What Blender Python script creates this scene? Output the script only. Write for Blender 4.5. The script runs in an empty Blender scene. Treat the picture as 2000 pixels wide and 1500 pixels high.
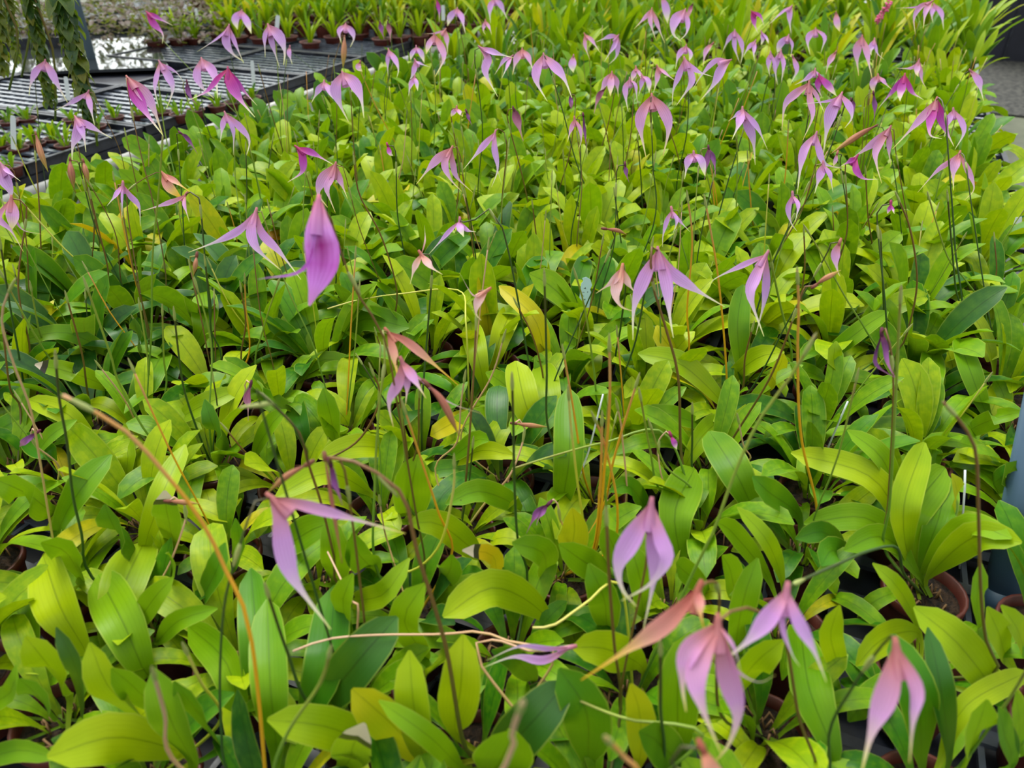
import bpy, math, random
from mathutils import Vector, Matrix
from mathutils.noise import noise as pnoise
S = bpy.context.scene
COL = S.collection
RND = random.Random(7)
# ------------------------------------------------------------------ camera, sky, sun, exposure
F = 1500.0
PITCH = math.radians(33)
CZ = 0.695
cd = bpy.data.cameras.new('camera'); cam = bpy.data.objects.new('camera', cd); COL.objects.link(cam)
cam.location = (0, 0, CZ); cam.rotation_euler = (math.pi/2-PITCH, 0, 0)
cd.sensor_width = 36; cd.lens = F/2000*36; cd.clip_start = 0.02; cd.clip_end = 200
cd.dof.use_dof = True; cd.dof.focus_distance = 1.08; cd.dof.aperture_fstop = 6.6
S.camera = cam
w = bpy.data.worlds.new('overcast_sky'); S.world = w; w.use_nodes = True
wn = w.node_tree.nodes; wl = w.node_tree.links; wn.clear()
wo = wn.new('ShaderNodeOutputWorld'); wb = wn.new('ShaderNodeBackground'); wc = wn.new('ShaderNodeTexCoord')
ws = wn.new('ShaderNodeSeparateXYZ'); wr = wn.new('ShaderNodeValToRGB')
wl.new(wc.outputs['Generated'], ws.inputs[0]); wl.new(ws.outputs['Z'], wr.inputs[0]); wl.new(wr.outputs[0], wb.inputs[0]); wl.new(wb.outputs[0], wo.inputs[0])
wr.color_ramp.elements[0].position = 0.0; wr.color_ramp.elements[0].color = (0.20, 0.23, 0.22, 1)
wr.color_ramp.elements[1].position = 0.7; wr.color_ramp.elements[1].color = (1.0, 1.02, 1.0, 1)
wb.inputs[1].default_value = 1.05
sd = bpy.data.lights.new('sun', 'SUN'); so = bpy.data.objects.new('sun', sd); COL.objects.link(so)
sd.energy = 2.7; sd.angle = math.radians(34); sd.color = (1, 0.98, 0.93)
so.rotation_euler = (math.radians(-28), math.radians(-16), 0)
S.view_settings.view_transform = 'Standard'; S.view_settings.look = 'None'
S.view_settings.exposure = 0.46; S.view_settings.gamma = 1; S.view_settings.use_curve_mapping = False
S.cycles.max_bounces = 6; S.cycles.diffuse_bounces = 2; S.cycles.glossy_bounces = 2; S.cycles.transmission_bounces = 3
# ------------------------------------------------------------------ helpers
FW = Vector((0, math.cos(PITCH), -math.sin(PITCH))); UP = Vector((0, math.sin(PITCH), math.cos(PITCH))); RT = Vector((1, 0, 0))
CP = Vector((0, 0, CZ))
def ray(px, py): return RT*((px-1000)/F) + UP*(-(py-750)/F) + FW
def at_z(px, py, z):                      # where the sight line meets the height z
    d = ray(px, py); dz = min(d.z, -0.03)
    return CP + d*((z-CZ)/dz)
def at_d(px, py, zc): return CP + ray(px, py)*zc
def at_y(px, py, y): d = ray(px, py); return CP + d*(y/d.y)
def proj(p):
    q = Vector(p)-CP; zc = q.dot(FW)
    if zc < .02: return (-9999, -9999, zc)
    return (1000+F*q.dot(RT)/zc, 750-F*q.dot(UP)/zc, zc)
BA = math.radians(23)
BU = Vector((math.sin(BA), math.cos(BA), 0)); BV = Vector((math.cos(BA), -math.sin(BA), 0))
def bench(u, v, z=0): return BU*u + BV*v + Vector((0, 0, z))
def tag(o, label=None, cat=None, group=None, kind=None):
    if label: o['label'] = label
    if cat: o['category'] = cat
    if group: o['group'] = group
    if kind: o['kind'] = kind
    return o
def link(name, me, mat=None, parent=None):
    o = bpy.data.objects.new(name, me); COL.objects.link(o)
    if mat is not None and len(me.materials) == 0: me.materials.append(mat)
    if parent is not None: o.parent = parent
    return o
def empty(name, loc, rz=0):
    o = bpy.data.objects.new(name, None); o.empty_display_size = .02
    COL.objects.link(o); o.location = loc; o.rotation_euler = (0, 0, rz)
    return o
class MB:
    def __init__(s): s.v = []; s.f = []; s.uv = []
    def quad_grid(s, rows, uvs=None, closed=False):
        b = len(s.v); n = len(rows[0])
        for r in rows: s.v += [tuple(p) for p in r]
        for i in range(len(rows)-1):
            for j in range(n if closed else n-1):
                k = (j+1) % n
                s.f.append((b+i*n+j, b+i*n+k, b+(i+1)*n+k, b+(i+1)*n+j))
                if uvs:
                    a, c = uvs[i], uvs[i+1]
                    u0 = j/(n if closed else n-1); u1 = (j+1)/(n if closed else n-1)
                    s.uv += [(u0, a), (u1, a), (u1, c), (u0, c)]
                else: s.uv += [(0, 0)]*4
    def box(s, c, sz, ax=None):
        b = len(s.v); c = Vector(c)
        X, Y, Z = ax if ax else (Vector((1,0,0)), Vector((0,1,0)), Vector((0,0,1)))
        for i in (-1, 1):
            for j in (-1, 1):
                for k in (-1, 1): s.v.append(tuple(c + X*(i*sz[0]/2) + Y*(j*sz[1]/2) + Z*(k*sz[2]/2)))
        for f in ((0,1,3,2),(4,6,7,5),(0,4,5,1),(2,3,7,6),(0,2,6,4),(1,5,7,3)):
            s.f.append(tuple(b+q for q in f)); s.uv += [(0,0),(1,0),(1,1),(0,1)]
    def lathe(s, prof, n=20, o=(0,0,0)):
        rows = [[(o[0]+r*math.cos(2*math.pi*j/n), o[1]+r*math.sin(2*math.pi*j/n), o[2]+z) for j in range(n)] for r, z in prof]
        s.quad_grid(rows, [i/(len(prof)-1) for i in range(len(prof))], closed=True)
    def tube(s, pts, rad, n=5):
        rows = []; prev = None
        for i, p in enumerate(pts):
            a = pts[max(i-1, 0)]; c = pts[min(i+1, len(pts)-1)]
            t = (c-a); t = t.normalized() if t.length > 1e-9 else Vector((0,0,1))
            if prev is None: prev = t.orthogonal().normalized()
            e = (prev - t*prev.dot(t)); e = e.normalized() if e.length > 1e-6 else t.orthogonal().normalized()
            prev = e; b = t.cross(e); r = rad[i] if isinstance(rad, list) else rad
            rows.append([p + e*(r*math.cos(2*math.pi*j/n)) + b*(r*math.sin(2*math.pi*j/n)) for j in range(n)])
        s.quad_grid(rows, [i/(len(pts)-1) for i in range(len(pts))], closed=True)
        b0 = len(s.v)-len(rows)*n
        s.f.append(tuple(b0+j for j in reversed(range(n)))); s.uv += [(.5, 0)]*n
        s.f.append(tuple(len(s.v)-n+j for j in range(n))); s.uv += [(.5, 1)]*n
    def mesh(s, name, mat=None, smooth=True):
        me = bpy.data.meshes.new(name); me.from_pydata(s.v, [], s.f); me.update()
        ul = me.uv_layers.new(name='UVMap')
        flat = [c for q in s.uv for c in q]; ul.data.foreach_set('uv', flat)
        if smooth: me.polygons.foreach_set('use_smooth', [True]*len(me.polygons))
        if mat is not None: me.materials.append(mat)
        return me
def spline(pts, n):
    P = [pts[0]*2-pts[1]] + list(pts) + [pts[-1]*2-pts[-2]]
    segs = len(pts)-1; L = [(pts[i+1]-pts[i]).length for i in range(segs)]; tot = sum(L) or 1
    out = []
    for k in range(n+1):
        s = tot*k/n; i = 0
        while i < segs-1 and s > L[i]: s -= L[i]; i += 1
        t = min(1, s/(L[i] or 1)); a, b, c, d = P[i], P[i+1], P[i+2], P[i+3]
        out.append(.5*((2*b) + (c-a)*t + (2*a-5*b+4*c-d)*t*t + (3*b-a-3*c+d)*t*t*t))
    return out
def prof(tab, t):
    for i in range(len(tab)-1):
        if t <= tab[i+1][0]:
            a, b = tab[i], tab[i+1]; k = (t-a[0])/(b[0]-a[0]); return a[1]+(b[1]-a[1])*k
    return tab[-1][1]
LEAF = [(0,.17),(.12,.18),(.26,.38),(.42,.74),(.56,.94),(.68,1),(.8,.96),(.9,.78),(.97,.44),(1,.08)]
BLADE = [(0,.30),(.12,.46),(.26,.74),(.42,.94),(.56,1),(.7,.98),(.82,.88),(.91,.68),(.97,.4),(1,.08)]
STRAP = [(0,.5),(.2,.62),(.5,1),(.75,.9),(.9,.55),(1,.03)]
SEPAL = [(0,.30),(.1,.50),(.22,.80),(.34,1),(.45,.92),(.55,.62),(.64,.34),(.73,.2),(.85,.13),(1,.06)]
FULL = [(0,.25),(.12,.45),(.28,.8),(.45,1),(.6,.95),(.75,.66),(.87,.32),(1,.06)]
def ribbon(mb, pts, wid, N0, table, across=2, fold=.22, wave=0.0, ph=0.0, ts=None, twist=0.0, cup=0.0):
    rows = []; n = len(pts)-1; tt = []
    for i, p in enumerate(pts):
        t = i/n if ts is None else ts[i]; tt.append(t)
        a = pts[max(i-1, 0)]; c = pts[min(i+1, n)]
        T = (c-a).normalized(); sd_ = T.cross(N0)
        sd_ = sd_.normalized() if sd_.length > 1e-5 else T.orthogonal().normalized()
        if twist: sd_ = Matrix.Rotation(twist*t, 3, T) @ sd_
        nn = sd_.cross(T).normalized(); hw = wid/2*prof(table, t)
        row = []
        for j in range(across+1):
            x = -1+2*j/across
            h = abs(x)*fold*hw*(1 if not cup else 0) + cup*(x*x)*hw
            h += wave*hw*math.sin(t*9+ph+x*2.2)*abs(x)
            row.append(p + sd_*(x*hw) + nn*h)
        rows.append(row)
    mb.quad_grid(rows, tt)
# ------------------------------------------------------------------ materials
def lin(c):
    return tuple(((x/255+.055)/1.055)**2.4 if x/255 > .04045 else x/255/12.92 for x in c)+(1,)
def new_mat(name):
    m = bpy.data.materials.new(name); m.use_nodes = True; m.node_tree.nodes.clear()
    return m, m.node_tree.nodes, m.node_tree.links
def mathn(n, l, op, a, b=None, c=None):
    x = n.new('ShaderNodeMath'); x.operation = op
    for i, v in enumerate((a, b, c)):
        if v is None: continue
        if isinstance(v, (int, float)): x.inputs[i].default_value = v
        else: l.new(v, x.inputs[i])
    return x.outputs[0]
def mixc(n, l, f, a, b, mode='MIX'):
    x = n.new('ShaderNodeMix'); x.data_type = 'RGBA'; x.blend_type = mode
    for i, v in ((0, f), (6, a), (7, b)):
        if isinstance(v, (int, float)): x.inputs[i].default_value = v
        elif isinstance(v, tuple): x.inputs[i].default_value = v
        else: l.new(v, x.inputs[i])
    return x.outputs[2]
def thin_out(n, l, col, rough, spec, trans, tcol=None, bump=None):
    o = n.new('ShaderNodeOutputMaterial'); p = n.new('ShaderNodeBsdfPrincipled'); t = n.new('ShaderNodeBsdfTranslucent'); m = n.new('ShaderNodeMixShader')
    if isinstance(col, tuple): p.inputs['Base Color'].default_value = col; t.inputs[0].default_value = col
    else: l.new(col, p.inputs['Base Color']); l.new(tcol if tcol is not None else col, t.inputs[0])
    p.inputs['Roughness'].default_value = rough; p.inputs['Specular IOR Level'].default_value = spec
    if bump is not None: l.new(bump, p.inputs['Normal'])
    m.inputs[0].default_value = trans; l.new(p.outputs[0], m.inputs[1]); l.new(t.outputs[0], m.inputs[2]); l.new(m.outputs[0], o.inputs[0])
def leaf_mat(name, c0, c1, c2, spec=.22, tip=False):
    k_ = lambda c: tuple(int(x*.90) for x in c)
    c0, c1, c2 = k_(c0), k_(c1), k_(c2)
    m, n, l = new_mat(name)
    uv = n.new('ShaderNodeUVMap'); sx = n.new('ShaderNodeSeparateXYZ'); l.new(uv.outputs[0], sx.inputs[0])
    oi = n.new('ShaderNodeObjectInfo'); tc = n.new('ShaderNodeTexCoord')
    rp = n.new('ShaderNodeValToRGB'); l.new(oi.outputs['Random'], rp.inputs[0])
    rp.color_ramp.elements[0].color = lin(c0); rp.color_ramp.elements[1].color = lin(c2)
    e = rp.color_ramp.elements.new(.5); e.color = lin(c1)
    nz = n.new('ShaderNodeTexNoise'); nz.inputs['Scale'].default_value = 14; nz.inputs['Detail'].default_value = 2
    l.new(tc.outputs['Object'], nz.inputs['Vector'])
    f = mathn(n, l, 'MULTIPLY', mathn(n, l, 'SUBTRACT', nz.outputs[0], .42), 1.1); f = mathn(n, l, 'MAXIMUM', f, 0.0)
    col = mixc(n, l, f, rp.outputs[0], lin(tuple(min(255, int(x*1.12+k)) for x, k in zip(c2, (30, 16, 0)))))
    # parallel veins and the midrib
    du = mathn(n, l, 'ABSOLUTE', mathn(n, l, 'SUBTRACT', sx.outputs[0], .5))
    mid = mathn(n, l, 'LESS_THAN', du, .022)
    vein = mathn(n, l, 'SINE', mathn(n, l, 'MULTIPLY', sx.outputs[0], 62.0))
    vein = mathn(n, l, 'MULTIPLY', mathn(n, l, 'MAXIMUM', vein, 0.0), .055)
    col = mixc(n, l, vein, col, lin(tuple(int(x*.55) for x in c0)))
    col = mixc(n, l, mathn(n, l, 'MULTIPLY', mid, .42), col, lin(tuple(int(x*.6) for x in c0)))
    # paler margin, yellower petiole
    ed = mathn(n, l, 'MULTIPLY', mathn(n, l, 'GREATER_THAN', du, .465), .35)
    col = mixc(n, l, ed, col, lin((170, 184, 70)))
    pb = mathn(n, l, 'MAXIMUM', mathn(n, l, 'SUBTRACT', .5, mathn(n, l, 'MULTIPLY', sx.outputs[1], 1.6)), 0.0)
    col = mixc(n, l, pb, col, lin((110, 132, 40)))
    # small brown specks
    vz = n.new('ShaderNodeTexNoise'); vz.inputs['Scale'].default_value = 85; l.new(tc.outputs['Object'], vz.inputs['Vector'])
    sp = mathn(n, l, 'MULTIPLY', mathn(n, l, 'GREATER_THAN', vz.outputs[0], .80), .7)
    col = mixc(n, l, sp, col, lin((60, 50, 20)))
    if tip:
        jag = mathn(n, l, 'ADD', sx.outputs[1], mathn(n, l, 'MULTIPLY', mathn(n, l, 'SUBTRACT', nz.outputs[0], .5), .12))
        col = mixc(n, l, mathn(n, l, 'GREATER_THAN', jag, .91), col, lin((44, 30, 36))); col = mixc(n, l, mathn(n, l, 'GREATER_THAN', jag, .945), col, lin((206, 190, 170)))
    bp = n.new('ShaderNodeBump'); bp.inputs['Strength'].default_value = .18; bp.inputs['Distance'].default_value = .002
    l.new(mathn(n, l, 'ADD', mathn(n, l, 'MULTIPLY', vein, -2.0), mathn(n, l, 'MULTIPLY', nz.outputs[0], .5)), bp.inputs['Height'])
    tcol = mixc(n, l, .45, col, lin((150, 178, 12)), 'MIX')
    thin_out(n, l, col, .40, spec, .30, tcol, bp.outputs[0])
    return m
LM = [leaf_mat('leaf_deep_green', (22, 80, 28), (38, 102, 30), (56, 120, 30), .42),
      leaf_mat('leaf_mid_green', (40, 106, 18), (62, 130, 14), (88, 150, 16)),
      leaf_mat('leaf_bright_green', (88, 144, 10), (112, 166, 10), (136, 184, 12)),
      leaf_mat('leaf_lime', (138, 178, 8), (160, 194, 8), (182, 206, 12)),
      leaf_mat('leaf_yellow', (176, 190, 18), (200, 200, 22), (214, 200, 24)),
      leaf_mat('leaf_orange_yellow', (228, 178, 12), (235, 170, 10), (240, 150, 8)),
      leaf_mat('leaf_yellow_dead_tip', (206, 180, 18), (220, 190, 22), (226, 180, 24), tip=True), leaf_mat('leaf_lime_dead_tip', (120, 170, 16), (140, 182, 18), (160, 190, 24), tip=True)]
def ramp_mat(name, stops, trans=.38, rough=.5, streak=.25, spec=.25, rnd=.12, blotch=None):
    m, n, l = new_mat(name)
    uv = n.new('ShaderNodeUVMap'); sx = n.new('ShaderNodeSeparateXYZ'); l.new(uv.outputs[0], sx.inputs[0])
    rp = n.new('ShaderNodeValToRGB'); l.new(sx.outputs[1], rp.inputs[0]); el = rp.color_ramp.elements
    up_ = 1.0 if name.endswith('brown') or 'withered' in name else 1.11
    stops = [(p, tuple(min(250, int(x*up_)) for x in c)) for p, c in stops]
    el[0].position = stops[0][0]; el[0].color = lin(stops[0][1]); el[1].position = stops[-1][0]; el[1].color = lin(stops[-1][1])
    for p, c in stops[1:-1]: e = el.new(p); e.color = lin(c)
    v = mathn(n, l, 'SINE', mathn(n, l, 'MULTIPLY', sx.outputs[0], 38.0)); v = mathn(n, l, 'MULTIPLY', mathn(n, l, 'MAXIMUM', v, 0.0), streak)
    col = mixc(n, l, v, rp.outputs[0], mixc(n, l, 1.0, rp.outputs[0], lin((205, 130, 200)), 'MULTIPLY'))
    if blotch:
        du = mathn(n, l, 'ABSOLUTE', mathn(n, l, 'SUBTRACT', sx.outputs[0], .5)); dv = mathn(n, l, 'ABSOLUTE', mathn(n, l, 'SUBTRACT', sx.outputs[1], blotch[0]))
        q = mathn(n, l, 'SUBTRACT', 1.0, mathn(n, l, 'ADD', mathn(n, l, 'MULTIPLY', du, 2.0), mathn(n, l, 'MULTIPLY', dv, 3.4)))
        col = mixc(n, l, mathn(n, l, 'MINIMUM', mathn(n, l, 'MAXIMUM', q, 0.0), 1.0), col, lin(blotch[1]))
    oi = n.new('ShaderNodeObjectInfo'); hs = n.new('ShaderNodeHueSaturation'); l.new(col, hs.inputs['Color'])
    l.new(mathn(n, l, 'ADD', 1-rnd, mathn(n, l, 'MULTIPLY', oi.outputs['Random'], 2*rnd)), hs.inputs['Value'])
    l.new(mathn(n, l, 'ADD', .49, mathn(n, l, 'MULTIPLY', oi.outputs['Random'], .025)), hs.inputs['Hue'])
    thin_out(n, l, hs.outputs[0], rough, spec, trans)
    return m
FM = {
 'L': ramp_mat('flower_lavender', [(0,(170,108,116)),(.14,(190,132,164)),(.3,(188,140,202)),(.5,(194,154,212)),(.66,(206,184,210)),(.85,(226,222,190)),(1,(208,214,120))]),
 'P': ramp_mat('flower_pink', [(0,(160,96,88)),(.15,(186,124,134)),(.32,(192,138,178)),(.52,(198,150,202)),(.7,(212,184,194)),(.86,(226,214,160)),(1,(210,196,90))]),
 'M': ramp_mat('flower_magenta', [(0,(160,66,90)),(.15,(168,50,122)),(.35,(166,62,156)),(.55,(178,96,180)),(.72,(220,170,214)),(.86,(226,220,190)),(1,(206,210,120))]),
 'S': ramp_mat('flower_salmon', [(0,(156,84,70)),(.18,(186,118,104)),(.38,(206,144,134)),(.52,(208,160,134)),(.68,(228,190,110)),(.85,(224,186,60)),(1,(212,170,30))]),
 'A': ramp_mat('flower_pale_peach', [(0,(176,104,84)),(.2,(204,154,140)),(.45,(214,178,180)),(.7,(218,190,178)),(.86,(222,214,150)),(1,(206,206,120))]),
 'W': ramp_mat('flower_withered_purple', [(0,(110,50,70)),(.2,(96,50,96)),(.5,(140,86,150)),(.75,(176,120,160)),(1,(150,110,110))], .2, .7, .5),
 'D': ramp_mat('flower_withered_pink', [(0,(92,44,56)),(.3,(150,88,116)),(.6,(196,140,166)),(1,(206,176,150))], .2, .7, .5),
 'B': ramp_mat('flower_brown', [(0,(120,72,58)),(.25,(168,108,84)),(.55,(184,128,96)),(.8,(176,140,76)),(1,(172,160,60))], .2, .6, .4),
 'V': ramp_mat('flower_violet_blotch', [(0,(200,120,140)),(.15,(200,138,186)),(.3,(190,132,208)),(.6,(176,92,188)),(.8,(190,124,212)),(1,(190,130,190))], .38, blotch=(.42, (150, 14, 130))),
}
def stem_mat(name, stops, rough=.45):
    m, n, l = new_mat(name)
    uv = n.new('ShaderNodeUVMap'); sx = n.new('ShaderNodeSeparateXYZ'); l.new(uv.outputs[0], sx.inputs[0])
    tc = n.new('ShaderNodeTexCoord'); nz = n.new('ShaderNodeTexNoise'); nz.inputs['Scale'].default_value = 30; l.new(tc.outputs['Object'], nz.inputs['Vector'])
    f = mathn(n, l, 'ADD', sx.outputs[1], mathn(n, l, 'MULTIPLY', mathn(n, l, 'SUBTRACT', nz.outputs[0], .5), .5))
    rp = n.new('ShaderNodeValToRGB'); l.new(f, rp.inputs[0]); el = rp.color_ramp.elements
    el[0].position = stops[0][0]; el[0].color = lin(stops[0][1]); el[1].position = stops[-1][0]; el[1].color = lin(stops[-1][1])
    for p, c in stops[1:-1]: e = el.new(p); e.color = lin(c)
    o = n.new('ShaderNodeOutputMaterial'); p = n.new('ShaderNodeBsdfPrincipled'); l.new(rp.outputs[0], p.inputs['Base Color']); p.inputs['Roughness'].default_value = rough
    l.new(p.outputs[0], o.inputs[0]); return m
# v runs from the top of the stalk (0) to its foot (1)
SM = {
 'g': stem_mat('stem_green', [(0,(130,120,60)),(.15,(140,156,56)),(.6,(108,146,44)),(1,(76,116,34))]),
 'b': stem_mat('stem_brown', [(0,(120,84,48)),(.3,(118,86,42)),(.7,(98,84,36)),(1,(90,110,40))]),
 'd': stem_mat('stem_dark', [(0,(70,66,30)),(.3,(56,80,32)),(.7,(46,80,32)),(1,(70,96,34))]),
 'o': stem_mat('stem_orange', [(0,(200,150,100)),(.2,(214,152,60)),(.5,(226,166,24)),(1,(196,150,30))]),
 'e': stem_mat('stem_beige', [(0,(206,170,140)),(.4,(204,160,120)),(.75,(196,168,100)),(1,(160,160,70))]),
 'y': stem_mat('stem_yellow_green', [(0,(206,196,110)),(.4,(196,196,60)),(1,(150,170,40))]),
}
def plain(name, c, rough=.5, spec=.5, noise=0.0, c2=None, scale=20, metal=0, bump=0.0):
    m, n, l = new_mat(name); o = n.new('ShaderNodeOutputMaterial'); p = n.new('ShaderNodeBsdfPrincipled'); l.new(p.outputs[0], o.inputs[0])
    p.inputs['Base Color'].default_value = lin(c); p.inputs['Roughness'].default_value = rough; p.inputs['Specular IOR Level'].default_value = spec; p.inputs['Metallic'].default_value = metal
    if c2:
        tc = n.new('ShaderNodeTexCoord'); nz = n.new('ShaderNodeTexNoise'); nz.inputs['Scale'].default_value = scale; nz.inputs['Detail'].default_value = 5
        l.new(tc.outputs['Object'], nz.inputs['Vector']); rp = n.new('ShaderNodeValToRGB'); l.new(nz.outputs[0], rp.inputs[0])
        rp.color_ramp.elements[0].position = .38; rp.color_ramp.elements[1].position = .62
        rp.color_ramp.elements[0].color = lin(c); rp.color_ramp.elements[1].color = lin(c2); l.new(rp.outputs[0], p.inputs['Base Color'])
        if bump:
            b = n.new('ShaderNodeBump'); b.inputs['Strength'].default_value = bump; b.inputs['Distance'].default_value = .01; l.new(nz.outputs[0], b.inputs['Height']); l.new(b.outputs[0], p.inputs['Normal'])
    return m
M_POT = plain('pot_plastic', (80, 32, 24), .5, c2=(96, 42, 32), scale=40)
M_SOIL = plain('potting_bark', (22, 15, 9), .95, c2=(62, 44, 28), scale=160, bump=.8)
M_TRAY = plain('tray_black_plastic', (26, 28, 36), .38, c2=(44, 48, 60), scale=30)
M_SLAT = plain('tray_wet_slats', (60, 66, 78), .22, c2=(88, 96, 108), scale=12)
M_TAG = plain('tag_white', (214, 222, 226), .45)
M_TAGB = plain('tag_pale_blue', (176, 206, 216), .45)
M_INK = plain('tag_ink', (50, 52, 60), .7)
M_PIPE = plain('galvanised_pipe', (150, 152, 150), .5, c2=(176, 176, 170), scale=8)
M_POST = plain('painted_post', (112, 134, 150), .45)
M_PVC = plain('blue_grey_pipe', (58, 84, 108), .42, c2=(68, 94, 116), scale=6)
M_FLOOR = plain('concrete_floor', (84, 90, 72), .5, c2=(104, 108, 90), scale=5)
M_GRAVEL = plain('gravel', (20, 22, 22), .8, c2=(76, 76, 70), scale=26, bump=1)
M_WET = plain('wet_mat', (48, 52, 56), .06, .8)
M_BLACKSHEET = plain('black_sheet', (22, 24, 34), .45, c2=(34, 36, 50), scale=4)
M_ROOT = plain('dry_root', (120, 88, 56), .8, c2=(160, 124, 84), scale=60)
M_PINK = plain('pink_blossom', (222, 96, 150), .6)
M_STEEL = plain('bench_steel', (120, 122, 120), .5)
# ------------------------------------------------------------------ floor, benches
mb = MB(); mb.box((0, 8, -.80), (40, 40, .1)); tag(link('floor', mb.mesh('floor', M_FLOOR, False)), kind='structure')
g0, g1 = at_z(1975, 95, -.74), at_z(1975, 225, -.74); gd = g1-g0; gd.z = 0; gm = (g0+g1)/2
mb = MB(); mb.box(Vector((gm.x, gm.y, -.745)), (gd.length, 2.6, .02), (gd.normalized(), Vector((0,0,1)).cross(gd.normalized()), Vector((0,0,1)))); tag(link('path', mb.mesh('path', M_GRAVEL, False)), kind='structure')
VL, VR = -1.56, .40
def bench_frame(name, v0, v1, u0, u1, label, rails):
    r = empty(name, bench((u0+u1)/2, (v0+v1)/2, -.75)); inv = Matrix.Translation(-r.location)
    ax = (BV, BU, Vector((0,0,1)))
    def part(nm, boxes=None, tubes=None, mat=M_STEEL):
        q = MB()
        for c, s in boxes or []: q.box(Vector(c)-r.location, s, ax)
        for pts, rad in tubes or []: q.tube([p-r.location for p in pts], rad, 12)
        return link(nm, q.mesh(nm, mat, bool(tubes)), None, r)
    part('bench_top', [(bench((u0+u1)/2, (v0+v1)/2, -.035), (v1-v0, u1-u0, .03))], mat=M_TRAY)
    for v in (v0+.1, v1-.1):
        for u in (u0+.3, (u0+u1)/2, u1-.3): part('leg', tubes=[([bench(u, v, -.75), bench(u, v, -.05)], .02)])
    for v, z in rails: part('side_rail', tubes=[([bench(u0, v, z), bench(u1, v, z)], .021)], mat=M_PIPE)
    tag(r, label, 'bench'); return r
bench_frame('planting_bench', VL, VR, -.8, 7.2, 'long steel bench under the mass of pink-flowering orchids', [(VL-.03, -.035), (VR+.03, -.05)])
bench_frame('planting_bench', -4.7, -2.16, .2, 7.6, 'neighbouring steel bench at upper left carrying slatted black trays', [(-2.10, -.045)])
# trays: a moulded rim with a slatted bottom
def tray_mesh(L, W, slats, name):
    rim = MB(); h = .032; t = .006
    for s in (-1, 1):
        rim.box((s*(L/2-t/2), 0, h/2), (t, W, h)); rim.box((0, s*(W/2-t/2), h/2), (L-2*t, t, h))
        rim.box((s*(L/2-.003), 0, h), (.014, W+.008, .004)); rim.box((0, s*(W/2-.003), h), (L-.02, .014, .004))
    base = MB(); base.box((0, 0, .002), (L-2*t, W-2*t, .003))
    sl = MB()
    for i in range(1, slats): sl.box((0, -W/2+W*i/slats, .022), (L-2*t, .017, .006))
    for i in range(1, 8): sl.box((-L/2+L*i/8, 0, .019), (.006, W-2*t, .006))
    return rim.mesh(name+'_rim', M_TRAY, False), base.mesh(name+'_base', M_TRAY, False), sl.mesh(name+'_slats', M_SLAT, False)
T_A = tray_mesh(.575, .465, 7, 'plant_tray'); T_B = tray_mesh(.56, .44, 9, 'slat_tray')
def tray(kind, u, v, z, label, group=None, slats=True):
    r = empty('plant_tray', bench(u, v, z), -BA)
    link('tray_rim', kind[0], None, r); link('tray_base', kind[1], None, r)
    if slats: tag(link('slat_grid', kind[2], None, r), kind='stuff')
    tag(r, label, 'tray', group); return r
def inview(p, m=60, zmax=9): x, y, z = proj(p); return z > .1 and -m < x < 2000+m and -m < y < 1500+m and z < zmax
SP = .118
U0, V0 = 0, 0
p1 = at_z(1790, 1150, .07)                       # the open pot at lower right fixes the grid of pots
U0 = p1.dot(BU) % SP; V0 = p1.dot(BV) % SP
for i in range(-1, 13):
    for j in range(-4, 1):
        u = U0-SP/2 + i*SP*4+SP*2; v = V0+SP/2 + j*SP*5+SP*2.5-SP*2
        if not (VL+.2 < v < VR-.1): continue
        if any(inview(bench(u+a, v+b, .05), 0) for a in (-.2, 0, .2) for b in (-.25, 0, .25)):
            x, y, _ = proj(bench(u, v))
            if v > .0: tray(T_A, u, v, -.018, 'black tray under the pots along the right bench edge', 'trays under the orchids at the right edge')
            else: tray(T_A, u, v, -.018, 'black tray buried under the dense orchid leaves', 'trays under the dense orchids')
# ------------------------------------------------------------------ shared plant pieces
q = MB(); q.lathe([(.029,.0),(.030,.001),(.0375,.060),(.0375,.062),(.0415,.062),(.042,.0635),(.042,.072),(.0405,.0725),(.0385,.072),(.0365,.055)], 24)
q.lathe([(.001,.001),(.029,.001)], 24)
ME_POT = q.mesh('pot', M_POT)
q = MB(); rr = random.Random(3)
rows = []
for k in range(7):
    r_ = .0375*k/6
    rows.append([(r_*math.cos(j*math.pi/9), r_*math.sin(j*math.pi/9), .059+rr.uniform(-.004, .005)*(k < 6)+.004*(1-k/6)) for j in range(18)])
q.quad_grid(rows, [0]*7, closed=True)
ME_SOIL = q.mesh('soil', M_SOIL)
q = MB()
for k in range(14):
    a = rr.uniform(0, 6.28); b = a+rr.uniform(-1, 1); r0 = rr.uniform(.005, .03); r1 = rr.uniform(.005, .033)
    q.tube([Vector((r0*math.cos(a), r0*math.sin(a), .063)), Vector(((r0+r1)/2*math.cos((a+b)/2), (r0+r1)/2*math.sin((a+b)/2), .068+rr.uniform(0, .01))), Vector((r1*math.cos(b), r1*math.sin(b), .062))], .0011, 4)
ME_ROOT = q.mesh('root_tangle', M_ROOT)
def leaf_variant(a0, a1, width, seed, n=10):
    r = random.Random(seed); q = MB(); p = Vector((0, 0, 0)); pts = [p.copy()]; side = r.uniform(-.12, .12)
    for i in range(n):
        t = (i+.5)/n; a = a0+(a1-a0)*(t**1.35)
        p = p + Vector((math.sin(a), side*t, math.cos(a)))/n; pts.append(p.copy())
    N0 = Vector((-.55, r.uniform(-.3, .3), .85)).normalized()
    if a1 < .9: N0 = Vector((-1, r.uniform(-.4, .4), .3)).normalized()
    ribbon(q, pts, width, N0, LEAF, 2, r.uniform(.15, .4), r.uniform(0, .12), r.uniform(0, 6), twist=r.uniform(-.5, .5))
    return q.mesh('leaf')
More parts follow.
